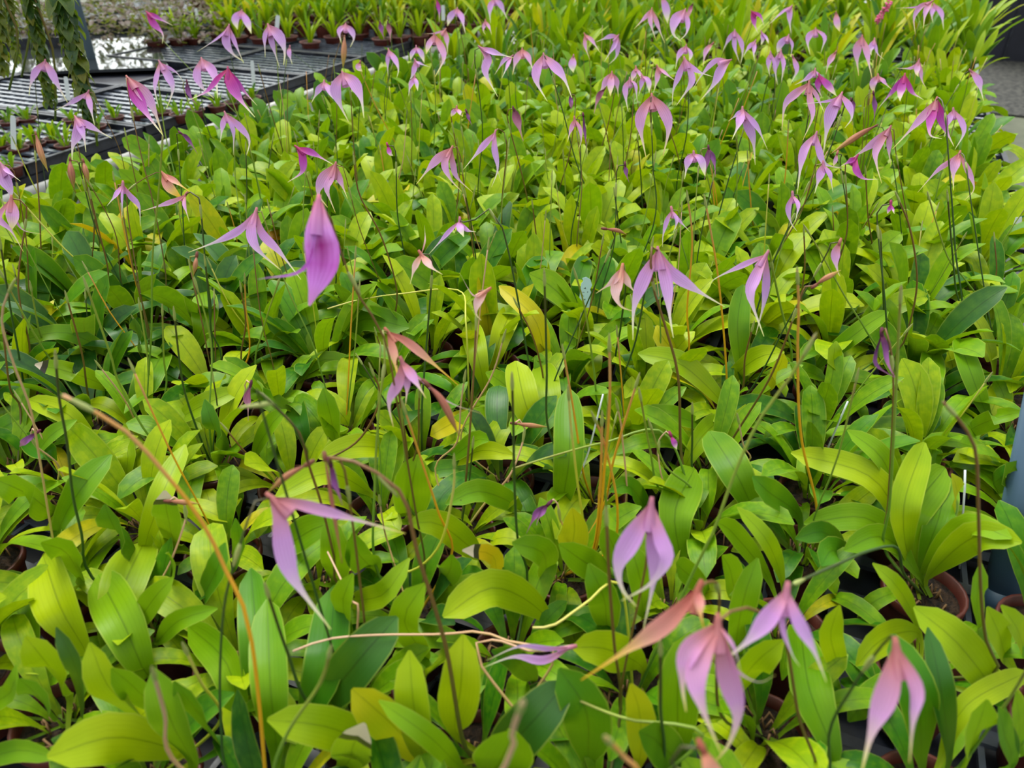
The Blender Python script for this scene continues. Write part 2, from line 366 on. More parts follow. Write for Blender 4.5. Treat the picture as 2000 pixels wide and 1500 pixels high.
VARS = {t: [] for t in range(6)}
shapes = []
for k in range(30):
    kind = k % 5
    a0 = [.08, .2, .35, .5, .3][kind]+RND.uniform(-.05, .1); a1 = [.5, 1.15, 1.75, 2.25, 2.7][kind]+RND.uniform(-.15, .2)
    shapes.append((a0, a1, RND.uniform(.19, .27)))
for t in range(6):
    for k, (a0, a1, wd) in enumerate(shapes):
        if t == 5 and k > 4: break
        me = leaf_variant(a0, a1, wd, 100+k); me.materials.append(LM[t]); VARS[t].append(me)
# ------------------------------------------------------------------ the orchids, pot by pot
plants = []
for i in range(-4, 32):
    for j in range(-20, 5):
        u = U0+i*SP+ (SP/2 if j % 2 else 0)*0; v = V0+j*SP
        if not (VL+.06 < v < VR-.03): continue
        b = bench(u, v, 0); x, y, zc = proj(b+Vector((0, 0, .10)))
        if b.y > 2.95: continue
        if zc < .28 or not (-130 < x < 2130 and y < 1720): continue
        plants.append(dict(gi=i, gj=j, b=b+Vector((RND.uniform(-.008, .008), RND.uniform(-.008, .008), 0)), u=u, v=v, zc=zc, px=x, py=y, fl=[], hero=[], stems=[]))
plants.sort(key=lambda p: p['zc'])
print('orchids', len(plants))
def nearest(pt):
    return min(plants, key=lambda p: (p['b'].x-pt.x)**2+(p['b'].y-pt.y)**2)
SPARSE = [((1790, 1150), 0), ((1700, 1400), 0)]
def tone_at(p):
    k = pnoise(Vector((p['b'].x*1.6+3.1, p['b'].y*1.6, 0)))*1.6 + RND.gauss(0, .55)
    t = 2.1 + k
    x, y = p['px'], p['py']
    if 150 < x < 500 and 560 < y < 800: t -= 1.0
    if x > 1600 and 450 < y < 900: t -= .45
    if 850 < x < 1500 and 560 < y < 860: t += .6
    if y > 1150: t -= .1
    return max(0, min(3.1, t))
for p in plants:
    root = empty('potted_orchid', (p['b'].x, p['b'].y, 0), RND.uniform(0, 6.28)); p['o'] = root; p['tone'] = tone_at(p)
# ---- leaves traced one by one: foot, middle, tip, width, tone
HL = """175,1300 120,1190 85,1085 100 3|60,1300 45,1220 8,1140 95 2|135,1350 95,1300 50,1243 85 3|290,1320 240,1215 192,1122 88 2|268,1225 300,1170 338,1128 52 2
215,1270 240,1150 282,1058 92 3|160,1400 150,1310 110,1225 46 0|300,1425 215,1345 176,1255 74 3|330,1420 270,1350 218,1305 70 2|375,1500 335,1410 300,1305 84 2
425,1465 385,1390 340,1330 62 1|375,1485 235,1440 92,1478 98 3|-30,1480 40,1465 112,1482 44 2|-20,1390 22,1350 32,1298 42 2|110,1400 75,1360 38,1325 72 1
475,1440 445,1300 368,1222 72 2|305,1255 350,1212 425,1188 42 2|540,1490 528,1340 522,1170 78 2|600,1420 640,1290 655,1142 98 1|630,1385 700,1290 776,1205 92 0
495,1390 500,1250 490,1110 66 1|850,1490 750,1400 688,1345 92 4|840,1500 810,1390 800,1270 76 3|905,1500 840,1440 740,1368 46 2|760,1465 640,1420 522,1405 82 3
670,1500 690,1455 712,1412 84 7|890,1430 900,1340 905,1240 84 3|950,1500 1030,1420 1110,1330 96 0|1070,1215 970,1148 865,1205 74 3|1255,1305 1185,1268 1117,1264 78 3
1150,1490 1145,1390 1092,1305 98 1|1245,1495 1250,1400 1232,1335 62 4|1310,1490 1325,1330 1350,1235 84 2|1320,1510 1285,1450 1248,1428 84 1|960,1510 990,1460 1005,1425 120 2
1625,1490 1580,1345 1562,1222 96 2|1632,1310 1622,1240 1640,1182 50 3|1795,1238 1725,1248 1672,1300 60 3|1800,1490 1792,1370 1745,1238 86 1|1852,1490 1838,1350 1812,1225 62 0
1935,1360 1875,1262 1785,1185 78 3|1790,1225 1755,1150 1704,1100 42 3|1900,1245 1908,1165 1915,1098 52 2|1975,1300 1950,1235 1928,1185 62 3|2010,1290 1985,1225 1955,1182 56 3
1872,1500 1905,1430 1928,1366 84 2|1835,1490 1885,1380 2005,1312 50 3|1965,1500 1960,1430 1950,1380 60 1|2000,1460 1990,1400 1985,1350 50 2
1778,1105 1765,990 1806,864 62 3|1785,1105 1785,1000 1846,914 72 2|1800,1112 1832,1015 1852,930 60 2|1768,1060 1705,935 1545,884 58 3|1790,1120 1700,1015 1570,1022 56 2
1772,1085 1715,1048 1648,1075 52 2|1812,1128 1900,1050 1996,1060 64 3|1802,1118 1885,1028 1976,1052 50 2|1832,1015 1868,965 1858,925 50 4|1758,985 1722,895 1655,840 46 2
1645,1085 1610,1040 1553,1052 46 1|1655,1095 1625,1075 1604,1105 58 1|1485,1015 1435,920 1386,842 70 2|1330,1105 1318,1000 1357,915 80 2|1338,925 1365,860 1408,818 50 3
1100,1000 1112,890 1110,758 62 2|1112,1090 1122,1035 1118,992 62 4|1185,1130 1130,1090 1092,1062 62 2|800,1015 805,945 818,888 80 2|935,1085 860,1025 798,1022 58 3
985,1140 962,1085 903,1075 38 6|860,1140 880,1110 882,1083 56 1|790,885 700,872 622,895 52 3|725,965 640,925 538,970 50 3|660,880 645,810 632,758 52 2
600,885 588,830 570,775 50 1|110,1055 155,960 218,888 62 2|240,832 250,885 245,936 46 3|195,900 140,815 56,780 42 3|290,1095 312,980 362,868 50 3
265,1090 225,1035 205,985 80 1|352,1070 328,1010 322,958 66 7|110,1000 55,965 -10,935 72 2|455,1115 468,1060 460,1012 42 1|370,690 400,625 396,568 56 2
365,625 310,572 254,549 44 1|285,705 268,650 262,622 36 0|262,700 232,650 214,612 42 0|205,655 160,605 138,578 52 2|150,625 112,605 84,598 48 4
240,705 130,650 20,672 36 2|255,815 288,745 318,690 64 2|215,765 140,728 68,712 40 7|672,692 705,625 800,640 54 2|550,770 640,702 762,765 36 2
945,765 932,690 918,630 46 3|960,725 978,655 1002,600 46 3|1072,725 1045,625 975,558 40 4|1050,880 1022,775 1008,705 62 3|1085,850 1072,775 1058,708 56 3
1335,705 1300,668 1282,636 50 4|1425,805 1335,715 1246,690 50 3|1452,755 1440,640 1452,556 46 2|1425,750 1478,700 1532,688 48 3|1625,660 1625,610 1620,562 48 2
1590,725 1680,645 1735,608 36 2|1632,745 1628,700 1633,666 40 3|1825,805 1820,740 1822,682 50 2|1935,825 1895,725 1872,660 46 2|1893,845 1950,815 2003,805 40 2
1935,955 1965,925 2003,898 52 1|870,900 930,860 955,862 40 2|885,905 940,880 1005,890 40 3|1010,1000 940,960 870,985 50 2|690,1180 750,1160 800,1090 50 3
560,1080 600,1040 650,1020 70 2|650,1140 655,1080 640,1010 60 2|720,1120 700,1080 690,1040 60 1|820,760 800,800 750,840 46 1|930,800 860,840 840,850 40 4
1390,560 1370,540 1365,510 34 2|1150,620 1130,560 1145,500 40 1|1020,640 1030,560 1060,500 46 1|1380,830 1310,810 1250,800 40 2|1500,760 1440,820 1370,800 36 3
1480,770 1520,720 1530,690 40 4|1280,1010 1230,950 1190,960 40 1|1220,1120 1195,1060 1180,1030 54 1|1070,1130 1060,1080 1000,1060 60 2|1440,1290 1450,1180 1480,1090 60 2
1500,1130 1430,1040 1400,1020 50 2|1560,1010 1500,960 1470,930 60 1|1380,1160 1330,1110 1320,1100 50 2|1450,1180 1425,1110 1410,1085 54 2|1530,1150 1500,1060 1440,990 40 3
160,1140 130,1080 80,1060 60 2|330,1140 340,1100 330,1080 60 2|60,900 100,850 150,820 36 2|450,880 420,840 400,780 44 1|380,1180 420,1120 440,1060 60 1
500,900 530,830 560,800 44 2|330,830 400,790 470,760 44 3|460,760 540,790 590,840 40 2|40,860 90,880 110,900 50 1|700,1240 670,1180 690,1120 60 2
820,1300 790,1210 830,1140 70 2|1040,1330 1010,1290 960,1270 50 1|1440,1360 1470,1300 1530,1250 70 3|1190,1240 1180,1170 1150,1100 66 2|1260,1200 1250,1130 1230,1060 60 2"""
for ent in HL.replace('\n', '|').split('|'):
    a, b, c, wpx, tn = ent.split(); P = [tuple(float(k) for k in s.split(',')) for s in (a, b, c)]
    wpx = float(wpx); tn = int(tn)
    zb = .088; base = at_z(*P[0], zb); best = None
    for k in range(25):
        zt = .07+.0065*k; tp = at_z(*P[2], zt); L = (tp-base).length
        s = abs(L-.125)*2.2 + .35*abs(zt-.155)
        if best is None or s < best[0]: best = (s, zt, tp)
    zt, tp = best[1], best[2]
    zm = (zb+zt)/2+.028
    mid = at_z(*P[1], min(zm, .21))
    pl = nearest(base)
    core = Vector((pl['b'].x, pl['b'].y, .064))
    d = (core-base); d.z = 0
    off = base.copy()
    pts = [core+Vector((RND.uniform(-.008, .008), RND.uniform(-.008, .008), 0)), base, mid, tp]
    n = 14; sp = spline(pts, n)
    L0 = (pts[1]-pts[0]).length; Lt = sum((sp[i+1]-sp[i]).length for i in range(n)); fb = min(.3, L0/Lt)
    ts = []; acc = 0
    for i in range(n+1):
        if i: acc += (sp[i]-sp[i-1]).length
        s = acc/Lt
        ts.append(0 if False else s)
    zc = proj(mid)[2]; wm = wpx/F*zc
    tab = [(0, .12), (max(.04, fb*.85), .17)] + [(fb+(1-fb)*t_, w_) for t_, w_ in BLADE[1:]]
    mb = MB(); off = pl['o'].location
    N0 = Vector((RND.uniform(-.25, .25), -.62, .75)).normalized()
    ribbon(mb, [s-off for s in sp], wm, N0, tab, 4, RND.uniform(.14, .3), .06, RND.uniform(0, 6), ts)
    me = mb.mesh('leaf', LM[tn]); pl['hero'].append((me, (P[2][0]+P[0][0])/2))
# ---- flowers traced one by one: kind, neck, then each sepal as width:points
FL = """M 287,24 14:300,45;318,66;317,85 9:308,35;338,50
L 88,120 15:72,140;60,165;57,187 15:100,140;115,170;132,200
L 172,180 10:150,195;107,216 11:176,205;185,245
L 148,230 20:155,258;143,285;141,315 13:163,265;168,297 13:182,250;218,270
X 250,153 24:276,178;298,208;318,264 24:266,190;286,222;318,264
L 312,122 12:308,145;303,175;310,210 16:330,150;338,175;326,211 6:345,142;358,160
L 394,116 18:387,145;395,170;418,192 17:415,138;423,165;425,192
M 445,135 12:430,150;405,178;368,196 22:452,162;470,195;498,229 12:472,172;502,206
L 447,51 18:443,80;455,105;476,120 6:430,72;385,101 9:460,85;476,124
L 472,21 14:460,38;464,58 14:481,42;491,66
L 440,222 10:435,245;430,278 9:455,255;456,303 13:468,248;487,275;480,308
L 3,322 24:10,345;22,375;16,412 9:20,338;40,354
S 317,338 18:330,365;356,388 12:350,360;374,376
L 240,360 11:226,382;209,402 9:240,390;237,432 12:255,382;272,402;274,442
W 365,160 10:370,185;386,206
W 353,260 9:368,272;386,301
L 524,50 10:518,75;518,112 20:545,70;556,100;554,127 12:535,95;546,132
L 566,92 9:565,105;571,126
L 675,48 11:663,62;667,86 12:687,62;691,76;684,92
M 853,0 8:858,20;858,42
L 893,17 12:880,33;874,51 12:902,38;909,66
L 965,-4 11:957,18;958,46 12:977,10;992,40
L 938,93 16:953,115;948,142;972,189 13:968,104;1003,113
L 633,160 12:620,180;608,201 14:645,178;660,202
L 669,143 22:657,172;665,205;681,238 22:690,160;705,192;711,231
L 759,98 8:757,120;758,150 12:770,115;778,135;775,152
L 813,92 9:805,106;802,118 10:822,104;829,123
L 811,118 10:808,140;797,166 6:820,124;840,131
L 810,150 9:801,170;798,188 8:813,162;816,178
P 848,68 12:838,88;832,106 14:861,92;867,115;850,150
P 870,58 10:873,82;874,106 4:850,65;830,66
W 742,43 10:745,60;751,78
D 757,44 10:761,60;763,82
P 703,122 11:700,132;708,140
M 580,288 16:592,310;590,336;562,356 13:610,299;652,322
P 655,322 22:634,348;622,378;640,405 18:648,350;640,372;655,415 13:664,350;679,388
P 882,290 16:862,304;842,324;813,360 14:869,320;880,350;902,374 12:884,318;892,346;923,376
L 967,259 12:945,284;905,331 12:966,290;972,330;960,366 5:970,320;980,360
M 757,284 9:762,300;768,304
P 892,211 9:884,222;881,228 9:898,221;904,228
W 911,218 7:916,232;922,246
P 948,40 7:944,58;948,68 7:957,58;960,68
P 1020,97 14:1008,118;1001,146 12:1032,114;1043,142
L 1000,110 8:985,118;966,146 9:992,128;980,153
L 1062,108 18:1049,135;1049,162;1069,198 20:1080,128;1102,155;1117,191
P 1142,67 7:1143,90;1152,117 9:1156,80;1173,104
L 1207,70 9:1190,72;1164,82 9:1200,90;1190,105;1180,121 10:1206,95;1203,112;1189,126
P 1273,18 8:1262,32;1238,57 9:1270,42;1281,78 10:1282,44;1298,84
L 1293,-6 15:1300,18;1304,46
L 1338,20 20:1320,38;1315,66;1331,81 10:1343,45;1340,66;1326,80
D 1353,8 9:1347,22;1343,38
M 1468,22 12:1472,45;1481,66 9:1485,34;1493,52
L 1435,60 9:1421,80;1411,102 9:1434,90;1440,110;1445,124 11:1447,84;1450,105;1446,126
P 1392,85 10:1378,102;1373,132
L 1337,115 12:1325,148;1315,175;1313,206 18:1347,144;1347,166;1321,206 10:1357,137;1392,150
L 1425,118 10:1397,119;1371,146;1353,174 18:1409,135;1393,166;1368,196
P 1284,130 11:1283,155;1276,182 8:1300,144;1321,159
P 1242,132 10:1236,150;1234,160 8:1250,148;1254,156
L 1230,155 12:1221,172;1222,192;1227,218 9:1240,168;1245,202
L 1254,148 9:1252,168;1247,188 11:1265,158;1268,182
P 1195,143 14:1180,165;1168,190 13:1193,165;1192,188 12:1204,162;1208,190
D 1180,175 12:1168,190;1160,222
P 1273,188 21:1257,215;1250,245;1262,309 23:1292,213;1305,250;1295,305
D 1003,212 17:1011,238;1022,276
L 1450,213 8:1438,225;1422,237 16:1444,240;1430,272 18:1460,245;1471,276;1475,322 12:1480,252;1499,292
L 1120,110 15:1118,128;1120,142
W 1114,184 9:1115,200;1116,214
P 1122,232 9:1114,255;1108,278 10:1131,250;1135,275;1129,292
W 1139,225 6:1143,265;1147,302
L 1355,300 15:1344,315;1337,350 15:1368,313;1377,344
W 1384,289 12:1380,318;1376,352 10:1394,314;1398,346
W 1221,322 9:1223,340;1229,357
L 1340,90 11:1325,108;1319,135 11:1348,104;1346,120
L 1487,62 8:1489,78;1486,88 8:1497,76;1501,86
L 1475,80 8:1461,94;1451,112 8:1472,104;1474,119
L 1546,12 11:1541,32;1545,66 5:1530,22;1498,51
L 1593,57 12:1577,76;1582,107 12:1609,75;1603,104
L 1540,70 13:1522,88;1518,108 10:1546,92;1544,112
L 1525,100 13:1513,130;1519,166 13:1529,130;1526,162
L 1548,110 11:1554,128;1555,142;1544,164
L 1505,103 10:1500,126;1504,150 9:1513,130;1516,164
P 1632,102 11:1619,122;1613,145
P 1820,3 10:1797,14;1785,36;1788,68 11:1808,24;1803,56 4:1790,14;1746,16
L 1824,8 9:1820,28;1822,45 11:1838,28;1843,58
P 1684,72 16:1673,100;1677,148 15:1692,105;1703,152
L 1708,77 11:1699,98;1702,108 7:1712,102;1727,117
P 1633,25 12:1634,44;1640,62
P 1795,118 6:1780,133;1748,133 11:1790,140;1794,150 9:1800,155;1809,172
P 1715,148 13:1704,164;1707,182 10:1725,160;1742,175
M 1767,147 11:1748,172;1715,212 15:1758,182;1758,198 12:1779,178;1804,195
L 1895,138 16:1910,160;1921,197
P 1580,163 16:1553,184;1533,206;1527,254 14:1581,195;1586,230;1568,274 8:1596,190;1611,222
L 1592,137 10:1575,154;1552,166 8:1600,150;1606,160
M 1600,147 12:1597,170;1606,192 15:1612,164;1634,188
L 1643,185 23:1624,215;1615,250;1608,300 16:1655,205;1663,230;1650,250 5:1620,197;1568,203
W 1706,182 9:1708,210;1707,242
W 1663,195 7:1668,210;1668,224
X 1829,195 15:1800,230;1743,291 17:1817,236;1817,264;1840,271 19:1838,232;1851,262;1863,286
L 1862,215 12:1852,236;1844,268 14:1876,238;1881,262;1865,292
B 1710,246 13:1680,262;1622,301
L 1594,262 16:1575,285;1566,310;1557,378 14:1598,292;1611,320;1652,330
P 1738,250 15:1705,280;1648,321 15:1711,292;1712,322;1722,358 12:1735,290;1740,325
P 1874,300 10:1848,320;1828,335;1792,376 19:1862,326;1862,372 14:1886,328;1902,368;1884,391
L 1608,320 16:1600,345;1591,378 12:1620,343;1627,376
M 1673,307 9:1658,316;1640,326 12:1672,332;1688,349;1716,350
P 1635,300 9:1630,316;1627,326
P 22,388 23:26,420;22,452 13:0,425;22,450;46,492 5:40,445;84,458
P 363,380 10:340,393;275,413 10:362,402;370,434
L 500,413 15:473,446;438,466;368,493 21:492,452;505,488;548,527 17:512,456;546,492;588,546
V 622,393 62:624,455;630,515;604,597 7:598,520;503,546
L 898,431 9:880,450;858,474;837,497 14:899,446;906,463 8:912,449;930,453
A 822,496 12:810,522;801,555 16:840,520;864,536 3:830,470;829,440
A 952,567 18:935,588;930,612;940,626 3:925,577;897,532
S 757,648 17:792,666;832,698;895,752 17:768,690;774,722;779,755
P 785,706 21:779,745;760,785;768,834 20:806,738;822,762;832,778 15:795,750;792,792 5:868,780;940,808
B 834,750 16:865,785;897,852
L 1312,410 9:1302,432;1295,460;1294,482 10:1321,432;1314,458 6:1326,430;1348,453
A 1215,523 14:1196,550;1164,573 22:1203,572;1213,598;1237,608 14:1226,552;1242,574
L 1285,490 26:1256,545;1238,600;1236,664 31:1300,560;1308,620;1315,660 24:1310,532;1352,562;1415,599
L 1497,497 11:1455,516;1397,544;1386,560 22:1475,543;1466,580;1492,657 15:1496,548;1491,595;1476,654
L 1548,380 11:1539,408;1545,435;1557,452 11:1558,403;1553,434
P 1640,473 19:1630,500;1636,530;1641,540
M 1740,398 7:1735,412;1734,418 7:1743,410;1747,418
W 1722,650 9:1710,690;1714,716;1763,746 17:1728,690;1738,720;1752,742
D 490,750 15:485,780;485,822
W 72,845 14:55,858;38,872
X 530,972 38:546,1012;556,1075;577,1135;646,1229 22:575,982;650,1002;792,1042
W 645,905 18:655,940;669,988
B 602,906 14:560,930;523,962
L 1272,985 40:1235,1045;1208,1100;1215,1150;1243,1184 32:1288,1050;1300,1092;1270,1140;1214,1173 24:1272,1050;1276,1130;1256,1232
M 1310,850 11:1316,864;1322,878
W 1072,984 13:1048,1002;1028,1042 9:1052,1012;1048,1026
L 1115,1264 17:1062,1288;1005,1282;945,1303 11:1072,1266;1015,1262;950,1290
S 1365,1148 36:1322,1195;1278,1232;1135,1328 20:1366,1190;1376,1232
P 1402,1215 38:1346,1268;1333,1330;1340,1390 42:1362,1310;1372,1380;1408,1470 42:1420,1310;1440,1390;1425,1450;1400,1484 7:1432,1262;1448,1316 7:1432,1300;1480,1332;1515,1318
L 1537,1152 36:1510,1192;1462,1250;1410,1292 25:1556,1210;1590,1272;1614,1332 11:1528,1220;1546,1275;1562,1302
P 1750,1262 46:1732,1345;1702,1430;1682,1510 30:1785,1340;1782,1400;1776,1490
S 1372,1462 40:1390,1500;1420,1560
B 70,262 13:80,300;94,336
B 137,313 14:139,335;145,368
B 163,316 11:167,332;174,358
B 673,72 12:672,95;670,134
B 384,500 10:382,515;378,538
B 1182,447 9:1205,450;1224,458
B 635,895 9:642,940;668,1100
B 1005,827 10:1030,830;1070,834
B 330,979 11:350,980;390,984
B 1592,558 12:1610,545;1642,528"""
FSTEM = {(622,393): [(640,400),(650,440),(692,562),(750,660),(778,800),(812,1000),(830,1110)], (530,972): [(505,972),(490,1000),(470,1060),(440,1170),(430,1300),(432,1420),(446,1510)],
 (1272,985): [(1276,972),(1268,1010),(1262,1100),(1225,1280),(1210,1380)], (1365,1148): [(1390,1135),(1405,1160),(1400,1280),(1410,1400)], (1402,1215): [(1425,1195),(1470,1190),(1530,1240),(1560,1400),(1590,1500)],
 (1537,1152): [(1552,1140),(1640,1100),(1700,1075),(1752,1070),(1765,1120)], (1750,1262): [(1745,1240),(1715,1270),(1660,1350),(1620,1430),(1610,1560)], (1285,490): [(1282,478),(1271,492),(1276,560),(1300,640),(1325,740),(1332,900)],
 (1497,497): [(1502,490),(1510,530),(1525,600),(1545,680),(1550,740)], (500,413): [(508,408),(520,440),(560,560),(610,670),(640,770)], (655,322): [(668,322),(682,370),(702,445),(738,540),(762,600)],
 (757,648): [(748,646),(752,700),(740,800),(732,950),(735,1110)], (785,706): [(776,700),(778,760),(795,880),(805,985)], (645,905): [(640,894),(700,905),(785,965),(815,1080),(870,1260),(905,1450)],
 (834,750): [(822,742),(818,800),(816,870),(795,930),(785,965)], (1722,650): [(1726,640),(1736,660),(1745,760),(1735,980),(1728,1070)], (1115,1264): [(1110,1262),(1040,1272),(960,1250),(940,1300)],
 (250,153): [(246,150),(252,190),(275,300),(300,400),(322,520),(335,620)], (88,120): [(80,128),(68,150),(92,380),(125,480),(158,600),(198,750)], (1829,195): [(1836,192),(1845,215),(1852,300),(1865,480),(1873,640)],
 (1874,300): [(1882,302),(1888,330),(1900,420),(1925,580),(1938,660)], (1273,188): [(1272,184),(1271,210),(1275,320),(1276,440)], (1738,250): [(1745,246),(1750,300),(1775,440),(1790,520),(1770,650)],
 (1710,246): [(1722,246),(1740,300),(1755,400)], (317,338): [(312,334),(260,365),(250,420)], (363,380): [(368,376),(388,385),(400,500)], (898,431): [(904,426),(915,440),(980,442)],
 (1215,523): [(1218,517),(1222,560),(1212,640),(1205,720)], (882,290): [(888,284),(898,300),(908,375),(930,560)], (967,259): [(975,252),(990,280),(980,400),(985,480)], (1062,108): [(1061,104),(1072,130),(1100,220),(1130,330)],
 (602,906): [(606,900),(580,840),(515,770),(500,760)]}
ME_BRACT = None
q = MB(); q.tube([Vector((0, 0, k)) for k in (0, .15, .35, .6, .85, 1)], [.10, .17, .2, .16, .11, .03], 6)
M_BRACT = stem_mat('bract_pale', [(0, (150,164,90)), (.5, (160,170,96)), (1, (150,150,90))]); ME_BRACT = q.mesh('bract', M_BRACT)
flowers = []
def add_bract(par, off, a, b, size):
    o = link('bract', ME_BRACT, None, par); d = (b-a).normalized()
    o.rotation_mode = 'QUATERNION'; o.rotation_quaternion = Vector((0, 0, 1)).rotation_difference(d)
    o.scale = (size*.42, size*.42, size); o.location = a-off
def rs_loc(v, root): return v - root.location
for ent in FL.split('\n'):
    tk = ent.split(); kind = tk[0]; nx, ny = map(float, tk[1].split(',')); sep = []
    for s in tk[2:]:
        wpx, ps = s.split(':'); sep.append((float(wpx), [tuple(map(float, k.split(','))) for k in ps.split(';')]))
    def plen(ps): 
        a = (nx, ny); L = 0
        for b in ps: L += math.hypot(b[0]-a[0], b[1]-a[1]); a = b
        return L
    mx = max(plen(ps) for _, ps in sep)
    lay = kind in 'W' and ny > 830 and nx != 645 or (nx, ny) in ((1115, 1264), (1310, 850), (490, 750), (330, 979), (1005, 827))
    z = .355 if not lay else .20
    neck = at_z(nx, ny, z); zc = proj(neck)[2]
    if not lay:
        lim = .098
        if mx/F*zc > lim: zc = lim*F/mx
        if zc > 2.9: zc = 2.9
        if kind == 'V': zc = .56
        if (nx, ny) in ((645, 905), (602, 906), (635, 895)): zc = .52
        neck = at_d(nx, ny, zc)
    sc = zc/F
    st = FSTEM.get((nx, ny)); k3 = None
    # foot of the stalk
    if st and not lay:
        foot = at_z(*st[-1], .12)
        if foot.y > neck.y+.25 or foot.y < neck.y-.22: foot = at_y(*st[-1], max(.25, neck.y-.02)) if True else foot
        pl = nearest(foot)
    else:
        pl = nearest(Vector((neck.x+RND.uniform(-.05, .05), neck.y+RND.uniform(-.04, .04), 0)))
    root = pl['o']; O = root.location
    core = Vector((pl['b'].x, pl['b'].y, .064))
    # path of the stalk
    if st:
        ys = [neck.y+(foot.y-neck.y)*(i+1)/len(st) for i in range(len(st))] if not lay else None
        pts = [neck]
        for i, s in enumerate(st):
            pts.append(at_y(*s, ys[i]) if not lay else at_z(*s, .19-.01*i))
        if pts[-1].z > .1 or lay: pts.append(core)
    else:
        s_ = RND.choice((-1, 1)); h_ = .010
        hook = neck+Vector((s_*.004, .002, .004)); h2 = neck+Vector((s_*.009, .003, -.004)); h3 = neck+Vector((s_*.011, .004, -.02))
        dlt = core-h3
        m1 = h3+dlt*.35+Vector((RND.uniform(-.012, .012), RND.uniform(-.012, .012), 0)); m2 = h3+dlt*.7+Vector((RND.uniform(-.012, .012), RND.uniform(-.012, .012), 0))
        pts = [neck, hook, h2, h3, m1, m2, core]
    pl['fl'].append((kind, nx, ny, len(sep)))
    sp = spline(pts, 22 if zc < 1.6 else 14); q = MB(); rs = (.0015 if nx in (645, 1285, 1497) else .00115)*RND.uniform(.85, 1.15)
    q.tube([rs_loc(s, root) for s in sp], [rs*(.75+.45*i/len(sp)) for i in range(len(sp))], 6 if zc < 1 else 4)
    sk = RND.choice('bbdgd') if not lay else 'e'
    if nx == 645: sk = 'b'
    so_ = link('flower_stem', q.mesh('flower_stem', SM[sk]), None, root); pl['stems'].append(so_)
    if len(sp) > 5 and zc < 2.2: add_bract(so_, O, sp[3] if zc < 1.6 else sp[2], sp[5] if zc < 1.6 else sp[4], .022)
    # the flower: a short cup of fused sepals, each free blade a piece of its own
    ctr = Vector((0, 0, 0))
    for _, ps in sep: ctr += Vector((ps[0][0]-nx, 0, -(ps[0][1]-ny))).normalized()
    adir = (RT*ctr.x + UP*ctr.z); adir = adir.normalized() if adir.length > .01 else Vector((0, 0, -1))
    wmax = max(w_ for w_, _ in sep)*sc
    cl = min(.30*mx*sc, wmax*1.0+.004); cr = max(.0022, min(.0075, wmax*.42))
    q = MB(); rows_ = [neck-adir*.005, neck-adir*.001, neck+adir*cl*.3, neck+adir*cl*.65, neck+adir*cl]
    fm = {'X': 'P'}.get(kind, kind)
    nrm = Vector((RND.uniform(-.25, .25), -.75, .45)).normalized()
    if len(sep) > 1 and kind not in 'WDB':
        q.tube([r_-O for r_ in rows_], [.0013, .0019, cr*.55, cr*.85, cr], 10)
        q.f.pop(); q.uv = q.uv[:-10]
        for k_ in range(len(q.uv)): q.uv[k_] = (q.uv[k_][0], q.uv[k_][1]*.24)
    else:
        q.tube([r_-O for r_ in rows_[:3]], [.0012, .0019, .0016], 8)
        for k_ in range(len(q.uv)): q.uv[k_] = (q.uv[k_][0], q.uv[k_][1]*.1)
    fo = link('flower', q.mesh('flower', FM[fm]), None, root)
    for si, (wpx, ps) in enumerate(sep):
        dep = [.0, .012, -.014, .008, -.01][si % 5] if len(sep) > 1 else 0.0
        pp = [neck+adir*.001]; 
        for i, (x, y) in enumerate(ps):
            k = (i+1)/len(ps); pp.append(at_d(x, y, zc - dep*k - .004*math.sin(k*3)))
        n = 16 if zc < 1.5 else 10
        sp = spline(pp, n); q = MB()
        L = plen(ps); tab = SEPAL if (L > wpx*3.6 and kind not in 'V') else FULL
        mk = fm
        if kind == 'X': mk = 'M' if si >= 1 else 'P'
        if (nx, ny) == (530, 972): mk = 'L' if si == 0 else 'P'
        if kind in 'WD': ribbon(q, [s-O for s in sp], wpx*sc, nrm, tab, 6, .3, .5, RND.uniform(0, 6), cup=.5)
        elif kind == 'B': q.tube([s-O for s in sp], [max(.0005, wpx*sc*.48*prof(FULL, i/n)) for i in range(n+1)], 8)
        else: ribbon(q, [s-O for s in sp], wpx*sc*1.06, nrm if si % 2 == 0 else (nrm+Vector((.3 if ps[0][0] > nx else -.3, 0, 0))).normalized(), tab, 4, .2, .05, RND.uniform(0, 6), cup=RND.uniform(.25, .5))
        link('sepal', q.mesh('sepal', FM[mk]), None, fo)
